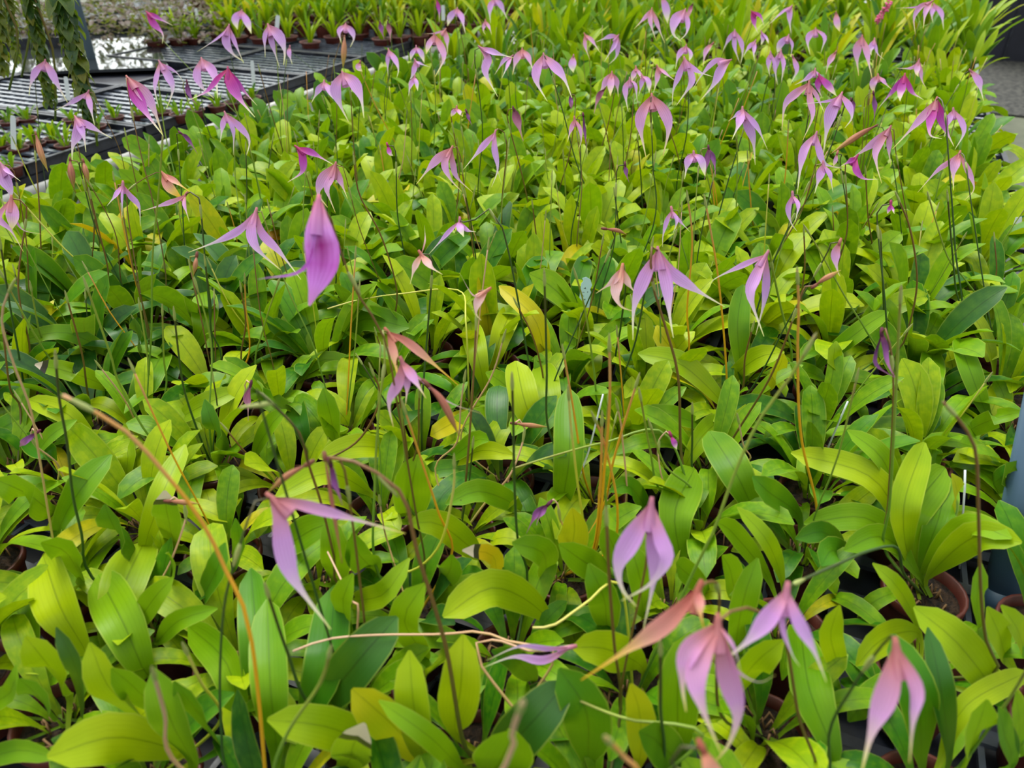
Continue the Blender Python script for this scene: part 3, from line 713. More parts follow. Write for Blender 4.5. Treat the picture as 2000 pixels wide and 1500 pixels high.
# ---- stalks traced one by one (top to foot): kind, optional depth or height, points
ST = """g 318,265 310,375 298,500 296,640 290,750|e 30,545 8,592 5,640 30,720 60,800 78,900 102,1045|d 108,690 116,780 132,870 142,965 160,1045 178,1125|d 0,470 20,600 45,745|b 185,420 183,470 180,540
d 400,508 412,600 412,645 432,695|g 165,548 215,690 236,755 310,872|d 340,610 350,700 362,770 395,865|g 317,606 320,700 324,760|b 130,580 160,690 170,760|o@.42 122,772 240,838 320,922 390,1012 440,1112 492,1255
d@.5 520,1150 560,1270 605,1375|g@.45 645,1270 625,1335 565,1425 533,1510|b 515,772 582,842 602,905 628,985 652,1085 668,1150|g 780,745 790,880 805,1000|o 787,790 820,890 856,1000 882,1085|e 908,735 900,790 892,865 850,920
y 887,900 885,960 860,1062 812,1112 757,1128|b 690,300 702,380 745,462 775,565 775,645|d 908,375 922,450 932,562|Yy 640,603 700,586 782,574 895,567 910,632|d 1063,532 1066,640 1068,722 1072,842 1122,928
g 1123,532 1142,602 1160,722 1172,805|b 1008,592 1042,662 1062,750|o 1190,660 1191,780 1182,900 1160,1085|o 1246,740 1200,892 1176,995|o 1160,815 1182,872 1206,992 1190,1075|o 1176,815 1172,950 1156,1080|g 1190,770 1180,900 1178,1060
d 1200,375 1212,465 1220,522|d 1275,470 1244,655 1215,755|o 1342,378 1352,472 1342,602 1340,705|o 1376,385 1400,522 1414,655 1420,755|o 1557,528 1560,602 1558,702 1565,855 1596,1005|b 1570,450 1572,520 1568,610
g 1572,443 1602,492 1652,582 1695,652 1712,700|d 1720,458 1726,602 1728,655|b 1750,378 1776,442 1790,522 1788,582 1768,662 1748,705|d 1850,375 1858,470 1866,560 1875,645|g 1812,378 1850,500 1882,542 1922,604
g 1760,560 1755,650 1750,760 1738,980 1728,1075|b 1842,785 1882,832 1906,885 1911,1000 1916,1162 1926,1252 1942,1315|g@.5 1592,655 1545,735 1482,822 1432,932 1396,1032 1360,1105|d 1290,1265 1290,1380 1288,1505
b 1184,1000 1190,1130 1200,1262 1212,1385|Yg 1000,916 1082,890 1182,864 1302,850|Ye 572,1272 642,1248 742,1240 862,1239 937,1234 1002,1256 1082,1290|Yg 1108,1358 1182,1390 1232,1406 1372,1442|e@.42 299,1312 322,1395 348,1495
y 362,1268 392,1332 428,1412|Yy 1040,1226 1082,1221 1142,1180 1212,1145|g@.5 2010,1300 1962,1378 1882,1488|e@.3 1022,1370 1000,1430 975,1515|o@.32 1182,1440 1215,1475 1250,1530|Ye 640,1078 690,1180 700,1190|e 742,980 748,1020 758,1062
d 1000,735 1003,850 1005,950 1012,1060 1030,1130|b 725,720 742,780 700,860 620,910|o 1100,685 1120,800 1135,900 1142,935|y 1110,765 1115,830 1125,920 1140,1065|g 1250,770 1270,880 1290,960|e 1205,790 1215,850 1220,990
g 1270,830 1300,910 1355,960|d 1352,800 1352,860 1352,920|e 1442,820 1452,870 1462,900|b 470,560 480,630 475,720|o 478,545 480,600 484,700|g 545,548 515,640 500,720|e 985,655 960,735 900,860
b 175,375 190,440 210,520 220,600|g 60,560 75,640 85,690|b 5,640 20,760 40,800|o 425,760 380,700 345,655|y 30,380 120,480 200,560|g 0,530 60,640 110,720|d 640,340 640,450 655,560|b 1040,400 1045,440 1055,520
g 1438,260 1440,330 1430,480|b 1290,220 1320,290 1335,375|o 1460,300 1465,380 1475,450|o 1540,240 1535,330 1525,430|g 1600,260 1590,360 1580,440|b 1690,330 1695,420 1700,500|g 720,230 740,300 745,370|b 505,130 530,220 560,320
o 700,130 740,220 780,300|b 890,30 905,90 920,190|g 780,170 800,230 820,300|o 1390,320 1395,400 1400,450|g 1100,300 1105,380 1110,450|b 1180,240 1200,330 1210,380|e 1080,90 1085,180 1090,260|o 1035,45 1042,110 1046,170
e 1575,165 1580,240 1582,300|b 1470,640 1455,700 1450,760|d 1245,265 1252,350 1258,420|g 1370,300 1385,360 1400,430"""
nst = 0
for ent in ST.replace('\n', '|').split('|'):
    tk = ent.split(); kd = tk[0]; pts2 = [tuple(map(float, s.split(','))) for s in tk[1:]]
    lying = kd[0] == 'Y'; kd = kd[1:] if lying else kd; dep = None
    if '@' in kd: kd, dep = kd.split('@'); dep = float(dep)
    if lying: pts = [at_z(x, y, .185) for x, y in pts2]
    elif dep: 
        n_ = len(pts2)-1; pts = [at_d(x, y, dep*(1+.22*i/n_)) for i, (x, y) in enumerate(pts2)]
    else:
        foot = at_z(*pts2[-1], .125); pts = []
        n_ = len(pts2)-1
        for i, (x, y) in enumerate(pts2):
            yy = foot.y-(.02 if pts2[-1][1] > 500 else .03)*(1-i/n_); p_ = at_y(x, y, yy)
            if p_.z > .5: p_ = at_z(x, y, .5) if p_.z < 0 else at_y(x, y, yy*.93)
            pts.append(p_)
    pl = nearest(pts[-1]); core = Vector((pl['b'].x, pl['b'].y, .064))
    if (pts[-1]-core).length < .3 and pts[-1].z > .08: pts.append(core)
    elif dep and pts[-1].z > .08: pts.append(core)
    zc = proj(pts[0])[2]; O = pl['o'].location
    q = MB(); sp = spline(pts, 22); r0 = .00125 if kd != 'e' else .001
    if dep and dep < .45: r0 = .0013
    q.tube([s-O for s in sp], [r0*(.85+.3*i/22) for i in range(23)], 6)
    so_ = link('flower_stem', q.mesh('flower_stem', SM[kd]), None, pl['o']); pl['stems'].append(so_)
    if not lying: add_bract(so_, O, sp[1], sp[0], .020); 
    nst += 1
# ------------------------------------------------------------------ fill every pot
ANG = 2.399963
def tone_pick(t):
    t = max(0, min(4.2, t+RND.gauss(0, .55))); k = int(t+.5)
    return min(4, k) if k < 4 or RND.random() < .15 else 3
nleaf = 0; far_mb = None
for idx, p in enumerate(plants):
    root = p['o']; x, y, zc = p['px'], p['py'], p['zc']
    pot = link('pot', ME_POT, None, root); soil = link('soil', ME_SOIL, None, root)
    if zc < 1.1: link('root_tangle', ME_ROOT, None, root)
    inv = root.rotation_euler.z
    for me, _ in p['hero']:
        o = link('leaf', me, None, root); o.rotation_euler = (0, 0, -inv)
    for ch in root.children:
        if ch.name.split('.')[0] in ('flower_stem', 'flower'): ch.rotation_euler = (0, 0, -inv)
    nh = len(p['hero'])
    open_ = (x > 1560 and y > 1080) or (math.hypot(x-1790, y-1150) < 130)
    n = 16 if zc < 1.7 else 15
    n = max(10, n-nh)
    if open_: n = 5 if nh else 8
    if math.hypot(x-1790, y-1150) < 90: n = 2
    # leaves too small to pick apart are joined farther off
    joined = MB() if zc > 2.15 else None
    a_ = RND.uniform(0, 6.28)
    sizef = .163 if zc > 1.15 else (.138 if nh < 2 else .112)
    for k in range(n):
        tn = tone_pick(p['tone'])
        if RND.random() < .008: tn = 5 if RND.random() < .15 else 4
        inner = k < n*.35
        kind = RND.choice((0, 1, 1)) if inner else RND.choice((1, 2, 2, 3, 3, 4))
        if nh and y > 700: kind = RND.choice((1, 2, 3, 4, 3))
        vi = kind + 5*RND.randrange(0, 6)
        if tn == 5: vi = kind
        s = sizef*RND.uniform(.7, 1.12)*(.9 if (nh and y > 900 and inner) else 1)
        az = a_+k*ANG+RND.uniform(-.3, .3); rr_ = RND.uniform(.004, .02)
        Mx = Matrix.Translation(Vector((rr_*math.cos(az), rr_*math.sin(az), .060))) @ Matrix.Rotation(az, 4, 'Z') @ Matrix.Rotation(RND.uniform(-.12, .22), 4, 'Y') @ Matrix.Rotation(RND.uniform(-.2, .2), 4, 'X') @ Matrix.Diagonal((s, s*RND.uniform(.78, 1.12), s, 1))
        if joined is None:
            o = link('leaf', VARS[tn][vi], None, root); o.matrix_local = Mx; nleaf += 1
        else:
            me = VARS[tn][vi]; b0 = len(joined.v)
            joined.v += [tuple(Mx @ v.co) for v in me.vertices]
            joined.f += [tuple(b0+q_ for q_ in f.vertices) for f in me.polygons]
            joined.uv += [tuple(d_.uv) for d_ in me.uv_layers[0].data]
            joined.mt = getattr(joined, 'mt', []) + [tn]*len(me.polygons)
    if joined is not None:
        me = joined.mesh('foliage')
        for t in range(6): me.materials.append(LM[t])
        me.polygons.foreach_set('material_index', joined.mt)
        tag(link('foliage', me, None, root), kind='stuff')
    # young and spent stalks between the leaves
    if not open_ and y < 1050:
        for _ in range(RND.choice((0, 0, 1, 1, 2)) if zc < 2.2 else RND.choice((0, 1, 1, 2))):
            h_ = RND.uniform(.11, .27); lx = RND.uniform(-.05, .05); ly = RND.uniform(-.05, .05)
            c0 = Vector((0, 0, .064)); top = c0+Vector((lx, ly, h_))
            pts = [top, c0.lerp(top, .6)+Vector((RND.uniform(-.006, .006), RND.uniform(-.006, .006), 0)), c0.lerp(top, .3), c0]
            q = MB(); q.tube(spline(pts, 8), .00095, 4)
            so_ = link('flower_stem', q.mesh('flower_stem', SM[RND.choice('ggbbdoyge')]), None, root); p['stems'].append(so_)
            if zc < 1.8: add_bract(so_, Vector((0,0,0)), pts[0]-(pts[0]-pts[1]).normalized()*.012, pts[0], .018)
print('leaves', nleaf, 'stalks', nst)
# ------------------------------------------------------------------ labels of the orchids
CN = {'L': 'lavender', 'P': 'pink', 'M': 'magenta', 'S': 'salmon', 'A': 'pale peach', 'W': 'withered purple', 'D': 'faded pink', 'B': 'brown closed', 'V': 'violet', 'X': 'salmon and magenta'}
HAND = {(622,393): 'orchid whose large blurred violet bloom has a magenta centre, left of middle', (530,972): 'orchid with long blurred pink and lavender bloom arching right, lower left',
 (1272,985): 'orchid with blurred lavender bloom hanging right of bottom centre', (1402,1215): 'orchid with the largest blurred pink bloom near the bottom right', (1365,1148): 'orchid with salmon bloom and thick yellow tail near the bottom',
 (1537,1152): 'orchid with lavender bloom beside the large blurred pink one', (1750,1262): 'orchid with blurred pink bloom cut by the bottom edge at right', (1285,490): 'orchid with the widest lavender three-tailed bloom right of centre',
 (1497,497): 'orchid with lavender bloom whose two tails cross, right of the widest one', (500,413): 'orchid with lavender bloom spreading three long tails, upper left of centre', (250,153): 'orchid with closed salmon bloom showing deep magenta inside, before the wet trays',
 (1829,195): 'orchid with salmon bloom and two deep magenta sepals at upper right', (1722,650): 'orchid with shrivelled purple bloom hanging at the right', (757,648): 'orchid with salmon bloom trailing a yellow tail over the centre leaves',
 (785,706): 'orchid with pink bloom hanging below the salmon one at centre', (1215,523): 'orchid with peach bloom just left of the widest lavender bloom', (822,496): 'orchid with small pale peach two-lobed bloom above centre',
 (952,567): 'orchid with curled peach bloom on a pale stalk near centre', (1273,188): 'orchid with two drooping rose sepals like a wishbone, upper centre right', (655,322): 'orchid with pleated pink bloom just above the blurred violet one',
 (1115,1264): 'orchid with lavender bloom lying flat on the leaves at bottom', (1874,300): 'orchid with pink bloom on a tall brown stalk near the right edge', (1643,185): 'orchid with broad lavender bloom and long left tail at upper right',
 (490,750): 'orchid with shrivelled dark pink bloom among leaves at left', (1640,473): 'orchid with single small pink bloom above the right-hand leaves', (882,290): 'orchid with pink bloom splaying three thin tails, upper centre',
 (1062,108): 'orchid with long lavender sepals hanging like tongs near the top', (3,322): 'orchid with lavender bloom cut by the left edge', (22,388): 'orchid with pink bloom and thin pale tail at the left edge'}
def ordw(n): return ['first','second','third','fourth','fifth','sixth','seventh','eighth','ninth','tenth','eleventh','twelfth','thirteenth','fourteenth','fifteenth','sixteenth','seventeenth','eighteenth','nineteenth','twentieth'][n] if n < 20 else 'far'
TW = ['deep green', 'mid green', 'fresh green', 'lime green', 'yellow green']
bands = [(0, 70, 'along the top of the photo'), (70, 130, 'in the uppermost rows'), (130, 200, 'in the upper rows'), (200, 330, 'in the upper middle'), (330, 620, 'in the middle'), (620, 2000, 'in the lower half')]
auto = {}
for p in plants:
    lab = None
    for f in p['fl']:
        if (f[1], f[2]) in HAND: lab = HAND[(f[1], f[2])]; break
    if lab: tag(p['o'], lab, 'orchid', 'potted orchids on the long bench'); p['done'] = True; continue
    if p['fl']:
        f = max(p['fl'], key=lambda q: q[3]); b = [k for k in bands if f[2] < k[1]][0][2]; nf = len(p['fl'])
        auto.setdefault((CN[f[0]], b), []).append((f[1], p, nf))
for (c, b), L in auto.items():
    L.sort(key=lambda t: t[0])
    for k, (xx, p, nf) in enumerate(L):
        if len(L) == 1: s = 'orchid with the only %s bloom %s' % (c, b)
        else:
            m = len(L); ps = ordw(k)+' from left' if k < (m+1)//2 else (ordw(m-1-k)+' from right')
            s = 'orchid with %s bloom %s, %s of that colour' % (c, b, ps)
        tag(p['o'], s, 'orchid', 'potted orchids on the long bench'); p['done'] = True
jmax = max(p['gj'] for p in plants); imin = min(p['gi'] for p in plants if p['py'] < 1560)
for p in plants:
    if p.get('done'): continue
    x, y = p['px'], p['py']
    hz = 'left' if x < 667 else ('middle' if x < 1333 else 'right'); vz = 'far rows' if y < 300 else ('back half' if y < 600 else ('front half' if y < 1050 else 'nearest rows'))
    t_ = TW[min(4, int(p['tone']+.5))]
    s = 'flowerless potted orchid with %s leaves, %s of the bench, %s' % (t_, hz, vz)
    if y > 400 and y < 1560:
        k_ = jmax-p['gj']; s = 'flowerless %s orchid, %s pot row from the front, %s' % (t_, ordw(p['gi']-imin), 'pot at the right edge' if k_ == 0 else ordw(k_)+' pot from right edge')
    tag(p['o'], s, 'orchid', 'flowerless %s orchids, %s, %s' % (t_, hz, vz))
for p in plants:
    if math.hypot(p['px']-1790, p['py']-1150) < 70: p['o']['label'] = 'orchid with open fan of lime leaves, pot rim and bark showing, lower right'; p['o']['group'] = 'potted orchids on the long bench'
# ------------------------------------------------------------------ taller strap-leaved plants at the back of the bench
def strap_plant(loc, n, L, wd, tones, name, label, cat, group, lean=1.0, pot=1.0, spread=(.05, .9), rnd=RND, pz=1.0):
    r = empty(name, loc, rnd.uniform(0, 6.28))
    if pot:
        for nm, me in (('pot', ME_POT), ('soil', ME_SOIL)):
            o = link(nm, me, None, r); o.scale = (pot, pot, pot*pz)
    q = MB(); mt = []
    for k in range(n):
        az = k*ANG+rnd.uniform(-.4, .4); a0 = rnd.uniform(*spread)*.5*lean; a1 = a0+rnd.uniform(.1, 1.0)*lean; l_ = L*rnd.uniform(.6, 1.15)
        c = Vector((.01*math.cos(az), .01*math.sin(az), .06*(pot or 0)*pz)); pts = [c.copy()]; m_ = 7
        for i in range(m_):
            a = a0+(a1-a0)*((i+.5)/m_)**1.5
            c = c+Vector((math.sin(a)*math.cos(az), math.sin(a)*math.sin(az), math.cos(a)))*l_/m_; pts.append(c.copy())
        b0 = len(q.f)
        ribbon(q, pts, wd*rnd.uniform(.8, 1.2), Vector((-math.cos(az), -math.sin(az), .6)).normalized(), STRAP, 2, .3, 0, 0, twist=rnd.uniform(-.6, .6))
        mt += [rnd.choice(tones)]*(len(q.f)-b0)
    me = q.mesh('foliage')
    for t in range(6): me.materials.append(LM[t])
    me.polygons.foreach_set('material_index', mt)
    tag(link('foliage', me, None, r), kind='stuff')
    tag(r, label, cat, group); return r
cnt = 0
for i in range(int(2.6/.19), int(7.0/.17)):
    for j in range(-11, 3):
        u = i*.17; v = V0+j*.17
        b = bench(u+RND.uniform(-.02, .02), v+RND.uniform(-.02, .02), 0)
        if b.y < 3.02 or not (VL+.05 < v < VR+.07) or not inview(b+Vector((0, 0, .2)), 60, 7): continue
        x, y, zc = proj(b+Vector((0, 0, .15)))
        big = RND.random() < .55
        side = 'left' if x < 1100 else ('middle' if x < 1500 else 'right')
        if big: strap_plant(b, 11, RND.uniform(.2, .32), .034, (1, 2, 2, 3, 2, 3, 4), 'strap_leaf_orchid', 'tall strap-leaved potted orchid at the back of the long bench, %s part' % side, 'orchid', 'strap-leaved orchids at the back, %s part' % side)
        else: strap_plant(b, 14, RND.uniform(.14, .2), .03, (1, 2, 3, 1, 3, 0), 'broadleaf_orchid', 'low broad-leaved potted orchid at the back of the long bench, %s part' % side, 'orchid', 'broad-leaved orchids at the back, %s part' % side, 1.4)
        cnt += 1
print('back plants', cnt)
# one orange leaf and the pink flower spike standing out at the back
def big_leaf(px, py, px2, py2, y, wpx, mat, label):
    a = at_y(px, py, y); b = at_y(px2, py2, y); q = MB(); zc = proj(a)[2]
    b0 = Vector((a.x, a.y, .065)) if False else a
    sp = spline([a, a.lerp(b, .5)+Vector((.006, .01, 0)), b], 8)
    ribbon(q, [s-a for s in sp], wpx/F*zc, Vector((0, -1, .3)), FULL, 4, .2)
    o = link('fallen_leaf', q.mesh('leaf', mat)); o.location = a; tag(o, label, 'leaf')
pk = empty('flower_spike', (at_y(1712, 44, 3.1).x, 3.1, .0)); q = MB(); a = at_y(1712, 44, 3.1); b = at_y(1738, 4, 3.1)
O = pk.location; sp = spline([Vector((O.x, O.y, .0)), a, b], 8); q.tube([s-O for s in sp], .002, 5); link('stalk', q.mesh('stalk', SM['g']), None, pk)
q = MB(); r9 = random.Random(5)
for k in range(70):
    c = a.lerp(b, r9.random())+Vector((r9.uniform(-.008, .008), r9.uniform(-.008, .008), r9.uniform(-.008, .008)))-O
    q.lathe([(.0005,-.004),(.004,-.002),(.0045,.001),(.001,.004)], 5, c)
tag(link('blossoms', q.mesh('blossoms', M_PINK), None, pk), kind='stuff'); tag(pk, 'bright pink fuzzy flower spike leaning among leaves at the top right', 'flower')
# ------------------------------------------------------------------ left bench: slatted trays, wet mat, seedlings in small pots
trays_b = 0
for i in range(1, 16):
    for j in range(0, 5):
        u = .35+i*.455; v = -2.45-j*.575
        if not any(inview(bench(u+a, v+b), 0) for a in (-.2, .2) for b in (-.25, 0, .25)): continue
        x, y, _ = proj(bench(u, v))
        if 60 < y < 150 and x < 330: continue
        where = 'nearest to the orchids' if j == 0 else ('second column from the orchids' if j == 1 else 'farther in')
        dist = 'front' if y > 200 else ('middle' if y > 100 else 'rear')
        tray(T_B, u, v, -.018, 'black slatted tray on the left bench, %s, %s rows' % (where, dist), 'slatted trays %s %s' % (where, dist)); trays_b += 1
mb = MB()
ca, cb = at_z(-60, 150, .004), at_z(330, 66, .004)
uu = sorted((ca.dot(BU), cb.dot(BU))); vv = sorted((ca.dot(BV), cb.dot(BV)))
c1, c2, c3, c4 = at_z(-80, 152, .0), at_z(330, 136, .0), at_z(300, 70, .0), at_z(-80, 84, .0)
mb.v = [tuple(c+Vector((0, 0, dz))) for dz in (.0, .012) for c in (c1, c2, c3, c4)]
mb.f = [(3,2,1,0),(4,5,6,7),(0,1,5,4),(1,2,6,5),(2,3,7,6),(3,0,4,7)]; mb.uv = [(0,0)]*24
tag(link('wet_mat', mb.mesh('wet_mat', M_WET, False)), 'water-covered black mat mirroring bright windows on the left bench', 'mat')
def small_pot(px, py, tall, n, sc_, label, tones=(2, 3, 3), wd=.012, group=None, z=.02):
    b = at_z(px, py, z+.038*sc_); b.z = -.012
    r = strap_plant(b, n, tall, wd, tones, 'potted_seedling', label, 'seedling', group, 1.3, sc_, pz=.55)
    return r
rowA = [(-5, 262), (28, 268), (62, 258), (98, 250), (120, 262)]
rowB = [(10, 218), (45, 212), (135, 214), (182, 226), (218, 209), (268, 204), (312, 200), (345, 204), (378, 196), (420, 188), (452, 182), (490, 172)]
rowC = [(300, 66), (345, 62), (378, 60), (425, 52), (462, 58), (506, 60), (560, 58), (604, 68), (650, 58), (700, 52), (745, 62), (780, 58), (818, 56), (858, 46)]
for k, (x, y) in enumerate(rowA): small_pot(x, y, .07, 9, .75, 'seedling pot in the nearest row of the left bench, %s from left' % ordw(k), (1, 2, 3), .014, 'seedling pots in the nearest left row')
for k, (x, y) in enumerate(rowB): small_pot(x, y, .06, 8, .78, 'seedling pot in the second row of the left bench, %s from left' % ordw(k), (1, 2, 2), .012, 'seedling pots in the second left row')
for k, (x, y) in enumerate(rowC): small_pot(x, y, .15, 14, 1.25, 'pot of grassy bright green shoots beyond the empty trays, %s from left' % ordw(k), (2, 3, 3, 3), .014, 'pots of grassy shoots beyond the trays')
small_pot(12, 302, .05, 5, .8, 'reddish pot holding a white tag at the left edge', (1, 2), .012)
k = 0
for (y, x0, x1, st_) in ((44, 450, 980, 36), (28, 430, 1080, 32), (14, 420, 1100, 30), (2, 400, 1100, 30), (-8, 380, 1100, 30)):
    x = x0
    while x < x1:
        b = at_z(x+RND.uniform(-6, 6), y, .08)
        if b.y < 7.6 and not (b.dot(BV) > VL-.05):
            strap_plant(Vector((b.x, b.y, 0)), 14, RND.uniform(.14, .24), .022, (1, 2, 3, 3, 2, 4), 'potted_seedling', 'bright green strap-leaved pot in the crowded far rows of the left bench', 'seedling', 'crowded pots at the far end of the left bench', 1.2, 1.1); k += 1
        x += st_
print('far seedlings', k)
# purple-brown foliage at top left
M_BR = leaf_mat('leaf_bronze', (62, 36, 42), (88, 56, 56), (98, 92, 58), .15)
q = MB()
for k in range(2600):
    x = RND.uniform(-60, 440); y = RND.uniform(-45, 52)
    b = at_z(x, y, .12)
    if b.y > 9.5 or b.dot(BV) > -2.2: continue
    b.z = .03+RND.uniform(0, .13)*(1); az = RND.uniform(0, 6.28); l_ = RND.uniform(.03, .06)
    d = Vector((math.cos(az), math.sin(az), RND.uniform(-.2, .9))).normalized()
    ribbon(q, [b, b+d*l_*.35, b+d*l_*.7, b+d*l_-Vector((0,0,.006))], l_*.5, Vector((0, 0, 1)) if abs(d.z) < .8 else Vector((1, 0, 0)), FULL, 2, .3)
o = link('bronze_seedlings', q.mesh('bronze_seedlings', M_BR)); tag(o, 'bed of small purple-brown leaved seedlings at the top left', 'seedlings', kind='stuff')
for (x0, y0, x1, y1), lb in (((170, 52, 290, 46), 'black tray side between the purple-brown seedlings and the mirror-like mat'), ((-60, 92, 130, 84), 'black tray side behind the hanging vines at the left edge'), ((300, 40, 430, 30), 'black tray side behind the leftmost pots of grassy shoots')):
    a, b = at_z(x0, y0, .03), at_z(x1, y1, .03); d = b-a; q = MB()
    q.box((a+b)/2, (d.length, .03, .06), (d.normalized(), Vector((0, 0, 1)).cross(d.normalized()), Vector((0, 0, 1))))
    tag(link('tray_edge', q.mesh('tray_edge', M_TRAY, False)), lb, 'tray')
# ------------------------------------------------------------------ plant tags
def plant_tag(px, py, px2, py2, wpx, zfoot, mat, label, marks=0, jag=False):
    foot = at_z(px2, py2, zfoot); top = at_y(px, py, foot.y+.01); zc = proj(foot)[2]; wd = wpx/F*zc
    d = (top-foot); L = d.length; d.normalize(); s = d.cross(Vector((0, 1, .2))).normalized(); nn = s.cross(d).normalized()
    r = empty('plant_tag', foot); q = MB()
    out = [(-.5, 0), (.5, 0), (.5, .9), (.36, 1), (-.36, 1), (-.5, .9)] if not jag else [(-.5, 0), (.5, 0), (.46, .78), (.3, .86), (.42, .95), (.1, 1), (-.3, .93), (-.5, .75), (-.38, .6), (-.5, .5)]
    P = [d*(b*L)+s*(a*wd) for a, b in out]; n = len(P)
    q.v = [tuple(p+nn*.0004) for p in P]+[tuple(p-nn*.0004) for p in P]
    q.f = [tuple(range(n)), tuple(range(2*n-1, n-1, -1))]+[(i, (i+1) % n, n+(i+1) % n, n+i) for i in range(n)]; q.uv = [(0, 0)]*(2*n+4*n)
    link('blade', q.mesh('blade', mat, False), None, r)
    if marks:
        m2 = MB()
        for i in range(marks):
            t = .25+.5*i/marks; sgn = -1 if nn.y > 0 else 1
            m2.box(d*(t*L)+s*(wd*RND.uniform(-.2, .2))+nn*(.0007*sgn), (wd*RND.uniform(.12, .3), L*.012, .0003), (s, d, nn)); m2.box(d*(t*L+L*.015)+s*(wd*RND.uniform(-.25, .25))+nn*(.0007*sgn), (wd*.06, L*.03, .0003), (s, d, nn))
        link('handwriting', m2.mesh('handwriting', M_INK, False), None, r)
    tag(r, label, 'plant tag'); return r
plant_tag(1147, 541, 1140, 600, 22, .14, M_TAGB, 'pale blue torn plant tag poking up between leaves right of centre', 4, True)
plant_tag(1990, 424, 1966, 545, 15, .05, M_TAG, 'long white handwritten tag leaning at the right bench edge', 9)
plant_tag(25, 226, 27, 292, 10, .06, M_TAG, 'white tag standing in the pot at the left edge')
plant_tag(128, 150, 134, 196, 8, .06, M_TAG, 'white tag between the two hanging vines')
plant_tag(543, 30, 540, 62, 8, .08, M_TAG, 'small white tag among the grassy shoots at top')
plant_tag(283, 34, 286, 62, 8, .08, M_TAG, 'white tag beside the leftmost pot of grassy shoots')
plant_tag(492, 118, 496, 168, 7, .05, M_TAG, 'white tag by the seedling pot nearest the long bench')
plant_tag(1908, 125, 1906, 172, 7, .1, M_TAG, 'white tag at the upper right edge of the bench')
plant_tag(865, 10, 866, 40, 7, .1, M_TAG, 'thin white tag at the top near centre')
plant_tag(382, 16, 386, 40, 6, .1, M_TAG, 'small grey-white tag behind the grassy shoots, top left')
def wire(pts, z, rad, label):
    f = at_z(*pts[-1], z); P = [at_y(x, y, f.y-.01*i) for i, (x, y) in enumerate(pts)]; q = MB()
    q.tube([p-f for p in spline(P, 6)], rad, 6); o = link('wire_stake', q.mesh('wire_stake', M_TAG)); o.location = f; tag(o, label, 'stake')
wire([(1885, 918), (1884, 960), (1880, 1010), (1874, 1110)], .01, .0012, 'thin white wire stake beside the open pot at lower right')
wire([(1656, 784), (1612, 886)], .08, .0012, 'thin pale stick slanting above the yellow leaf at right')
wire([(1922, 1240), (1920, 1270)], .03, .001, 'short white wire end near the bottom right pipe')
wire([(1178, 770), (1150, 880), (1128, 940)], .10, .001, 'thin pale stick behind the orange stalks at centre')
# ------------------------------------------------------------------ blue-grey pipe at lower right
a = at_z(1952, 1195, .01); b = at_y(2022, 870, a.y+.06)
q = MB(); d = (b-a); pts = [Vector((0, 0, 0)), d*.5, d*1.35]
q.tube([p for p in pts], .0195, 24); r = empty('support_pipe', a); link('pipe', q.mesh('pipe', M_PVC), None, r)
q = MB(); q.tube([Vector((0, 0, 0))-d.normalized()*.004, d.normalized()*.03], .0215, 24); link('end_socket', q.mesh('end_socket', M_PVC), None, r)
tag(r, 'blue-grey plastic pipe rising at the lower right edge', 'pipe')
# ------------------------------------------------------------------ post, hanging vines, dark sheet, greenhouse wall
a = at_z(182, 128, -.02); q = MB(); q.tube([Vector((0, 0, 0)), Vector((0, 0, 2.2))], .021, 14)
r = empty('post', a); link('tube', q.mesh('tube', M_POST), None, r); q = MB(); q.lathe([(.001, .012), (.045, .012), (.048, .008), (.048, 0)], 20); link('foot_plate', q.mesh('foot_plate', M_POST), None, r)
tag(r, 'grey metal upright post behind the hanging vines', 'post')
M_VINE = leaf_mat('vine_leaf', (30, 74, 40), (44, 94, 36), (92, 112, 34), .45)
M_VINEY = leaf_mat('vine_leaf_olive', (78, 104, 24), (104, 120, 30), (128, 128, 40), .4)
def vine_leaf_mesh(seed, mat):
    r_ = random.Random(seed); q = MB(); pts = [Vector((0, 0, 0))]; c = Vector((0, 0, 0))
    for i in range(7):
        a_ = 1.2+.9*i/7; c = c+Vector((math.sin(a_), 0, math.cos(a_)))/7; pts.append(c.copy())
    ribbon(q, pts, .56, Vector((.3, r_.uniform(-.2, .2), 1)), [(0,.25),(.2,.8),(.4,1),(.6,.85),(.8,.5),(1,.03)], 2, .3, .15, seed)
    return q.mesh('leaf', mat)
VML = [[vine_leaf_mesh(k, M_VINE) for k in range(5)], [vine_leaf_mesh(k+9, M_VINEY) for k in range(5)]]
def vine(px, py0, py1, zc, wid, tone, label, lsc=.065, pxe=None):
    top = at_d(px, py0, zc); r = empty('hanging_vine', top)
    low = at_y(pxe if pxe else px, py1, top.y) ; L = top.z-low.z
    q = MB(); sp = spline([Vector((0, 0, .35)), Vector((0, 0, 0)), Vector((.006, 0, -L*.5)), Vector((low.x-top.x, 0, -L))], 12); q.tube(sp, .0025, 5)
    link('vine_stem', q.mesh('vine_stem', SM['b']), None, r)
    n = int((L+.1)/.0034)
    for k in range(n):
        t = k/n; z = .06-(L+.02)*t; az = k*2.39+RND.uniform(-.4, .4); s = lsc*RND.uniform(.75, 1.1)*(1-.35*t)
        o = link('leaf', VML[1 if RND.random() < tone else 0][k % 5], None, r)
        o.matrix_local = Matrix.Translation(Vector(((low.x-top.x)*max(0, t), 0, z))) @ Matrix.Rotation(az, 4, 'Z') @ Matrix.Rotation(RND.uniform(.8, 1.25), 4, 'Y') @ Matrix.Diagonal((s, s*wid, s, 1))
    tag(r, label, 'vine', 'vines hanging at the top left')
vine(-6, -40, 175, 1.55, .9, .8, 'hanging vine with olive leaves, leftmost at the left edge', .042, 18)
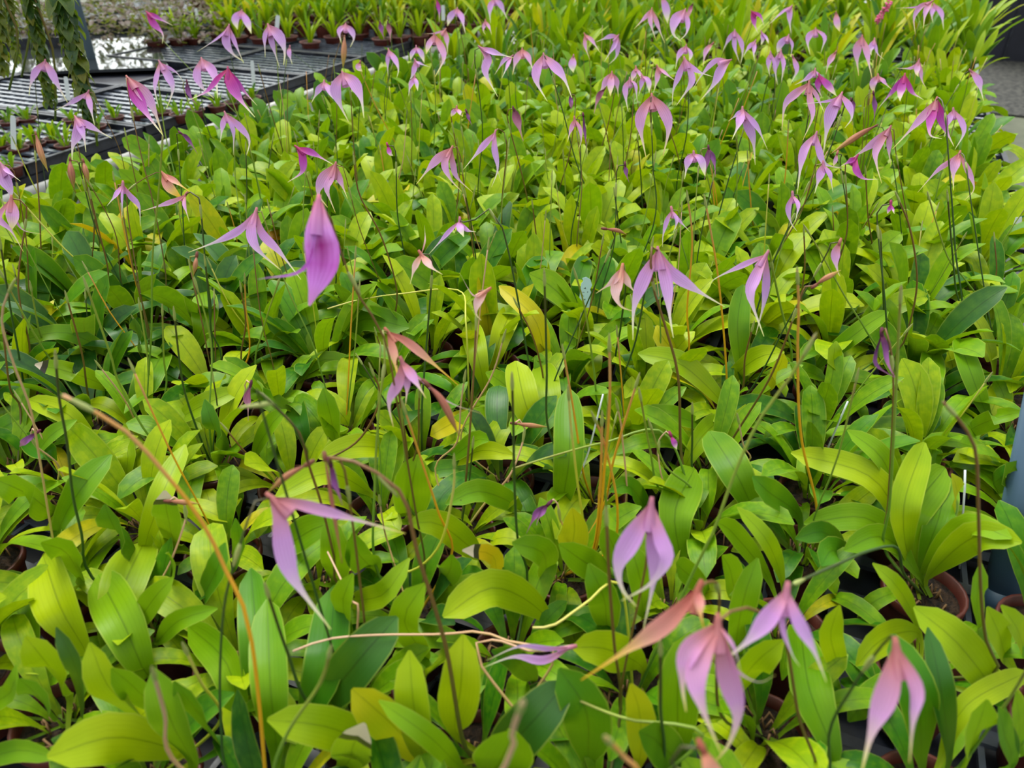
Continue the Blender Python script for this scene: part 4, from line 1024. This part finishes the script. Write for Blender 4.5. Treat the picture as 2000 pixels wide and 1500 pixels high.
vine(18, -60, 150, 1.7, .8, .6, 'hanging vine with olive tips, just right of the leftmost one', .038, 42)
vine(55, -40, 235, 1.6, .9, .15, 'hanging vine with dark green leaves, between the olive vine and the post', .044, 108)
vine(132, 40, 285, 1.5, 1.0, .2, 'long dark green hanging vine in front of the post', .05, 190)
# dark sheet at the top right with its upright seams
a = at_z(1850, 112, -.74); b = at_z(2300, 140, -.74); r = empty('black_barrier', a)
q = MB(); d = Vector((b.x-a.x, b.y-a.y, 0)); dn = d.normalized(); q.box(d*.5+Vector((0, 0, .8)), (d.length, .04, 1.6), (dn, Vector((0,0,1)).cross(dn), Vector((0,0,1)))); link('sheet', q.mesh('sheet', M_BLACKSHEET, False), None, r)
for k in range(6):
    q = MB(); q.box(dn*(.15+k*.32)+Vector((0, -.03, .8)), (.018, .02, 1.6), (dn, Vector((0,0,1)).cross(dn), Vector((0,0,1)))); link('batten', q.mesh('batten', M_TRAY, False), None, r)
tag(r, 'dark upright sheet with battens at the top right corner', 'barrier')
# greenhouse end wall beyond the frame, mirrored in the wet mat
q = MB(); q.box((0, 16, -.2), (30, .1, 1.1)); tag(link('wall_back', q.mesh('wall_back', M_STEEL, False)), kind='structure')
for k in range(-10, 11):
    q = MB(); q.box((k*1.3-.4, 16, 2.2), (.16, .12, 3.9)); tag(link('window_%d' % (k+11), q.mesh('window_bar', M_STEEL, False)), kind='structure')
mp, n_, l_ = new_mat('window_daylight'); o_ = n_.new('ShaderNodeOutputMaterial'); e_ = n_.new('ShaderNodeEmission'); e_.inputs[0].default_value = (.95, 1, 1, 1); e_.inputs[1].default_value = 3.2; l_.new(e_.outputs[0], o_.inputs[0])
for k in range(-10, 10):
    for z0, z1 in ((.35, 1.3), (1.4, 2.45), (2.55, 4.05)):
        q = MB(); q.box((k*1.3+.25, 16.02, (z0+z1)/2), (1.14, .02, z1-z0)); tag(link('window_%d' % (k+40+int(z0)*30), q.mesh('window_pane', mp, False)), kind='structure')
for z in (1.35, 2.5, 4.1):
    q = MB(); q.box((0, 16, z), (30, .12, .16)); tag(link('trim_%d' % int(z), q.mesh('trim_bar', M_STEEL, False)), kind='structure')
# drop flowers' world offset: parts of a root were built from its location
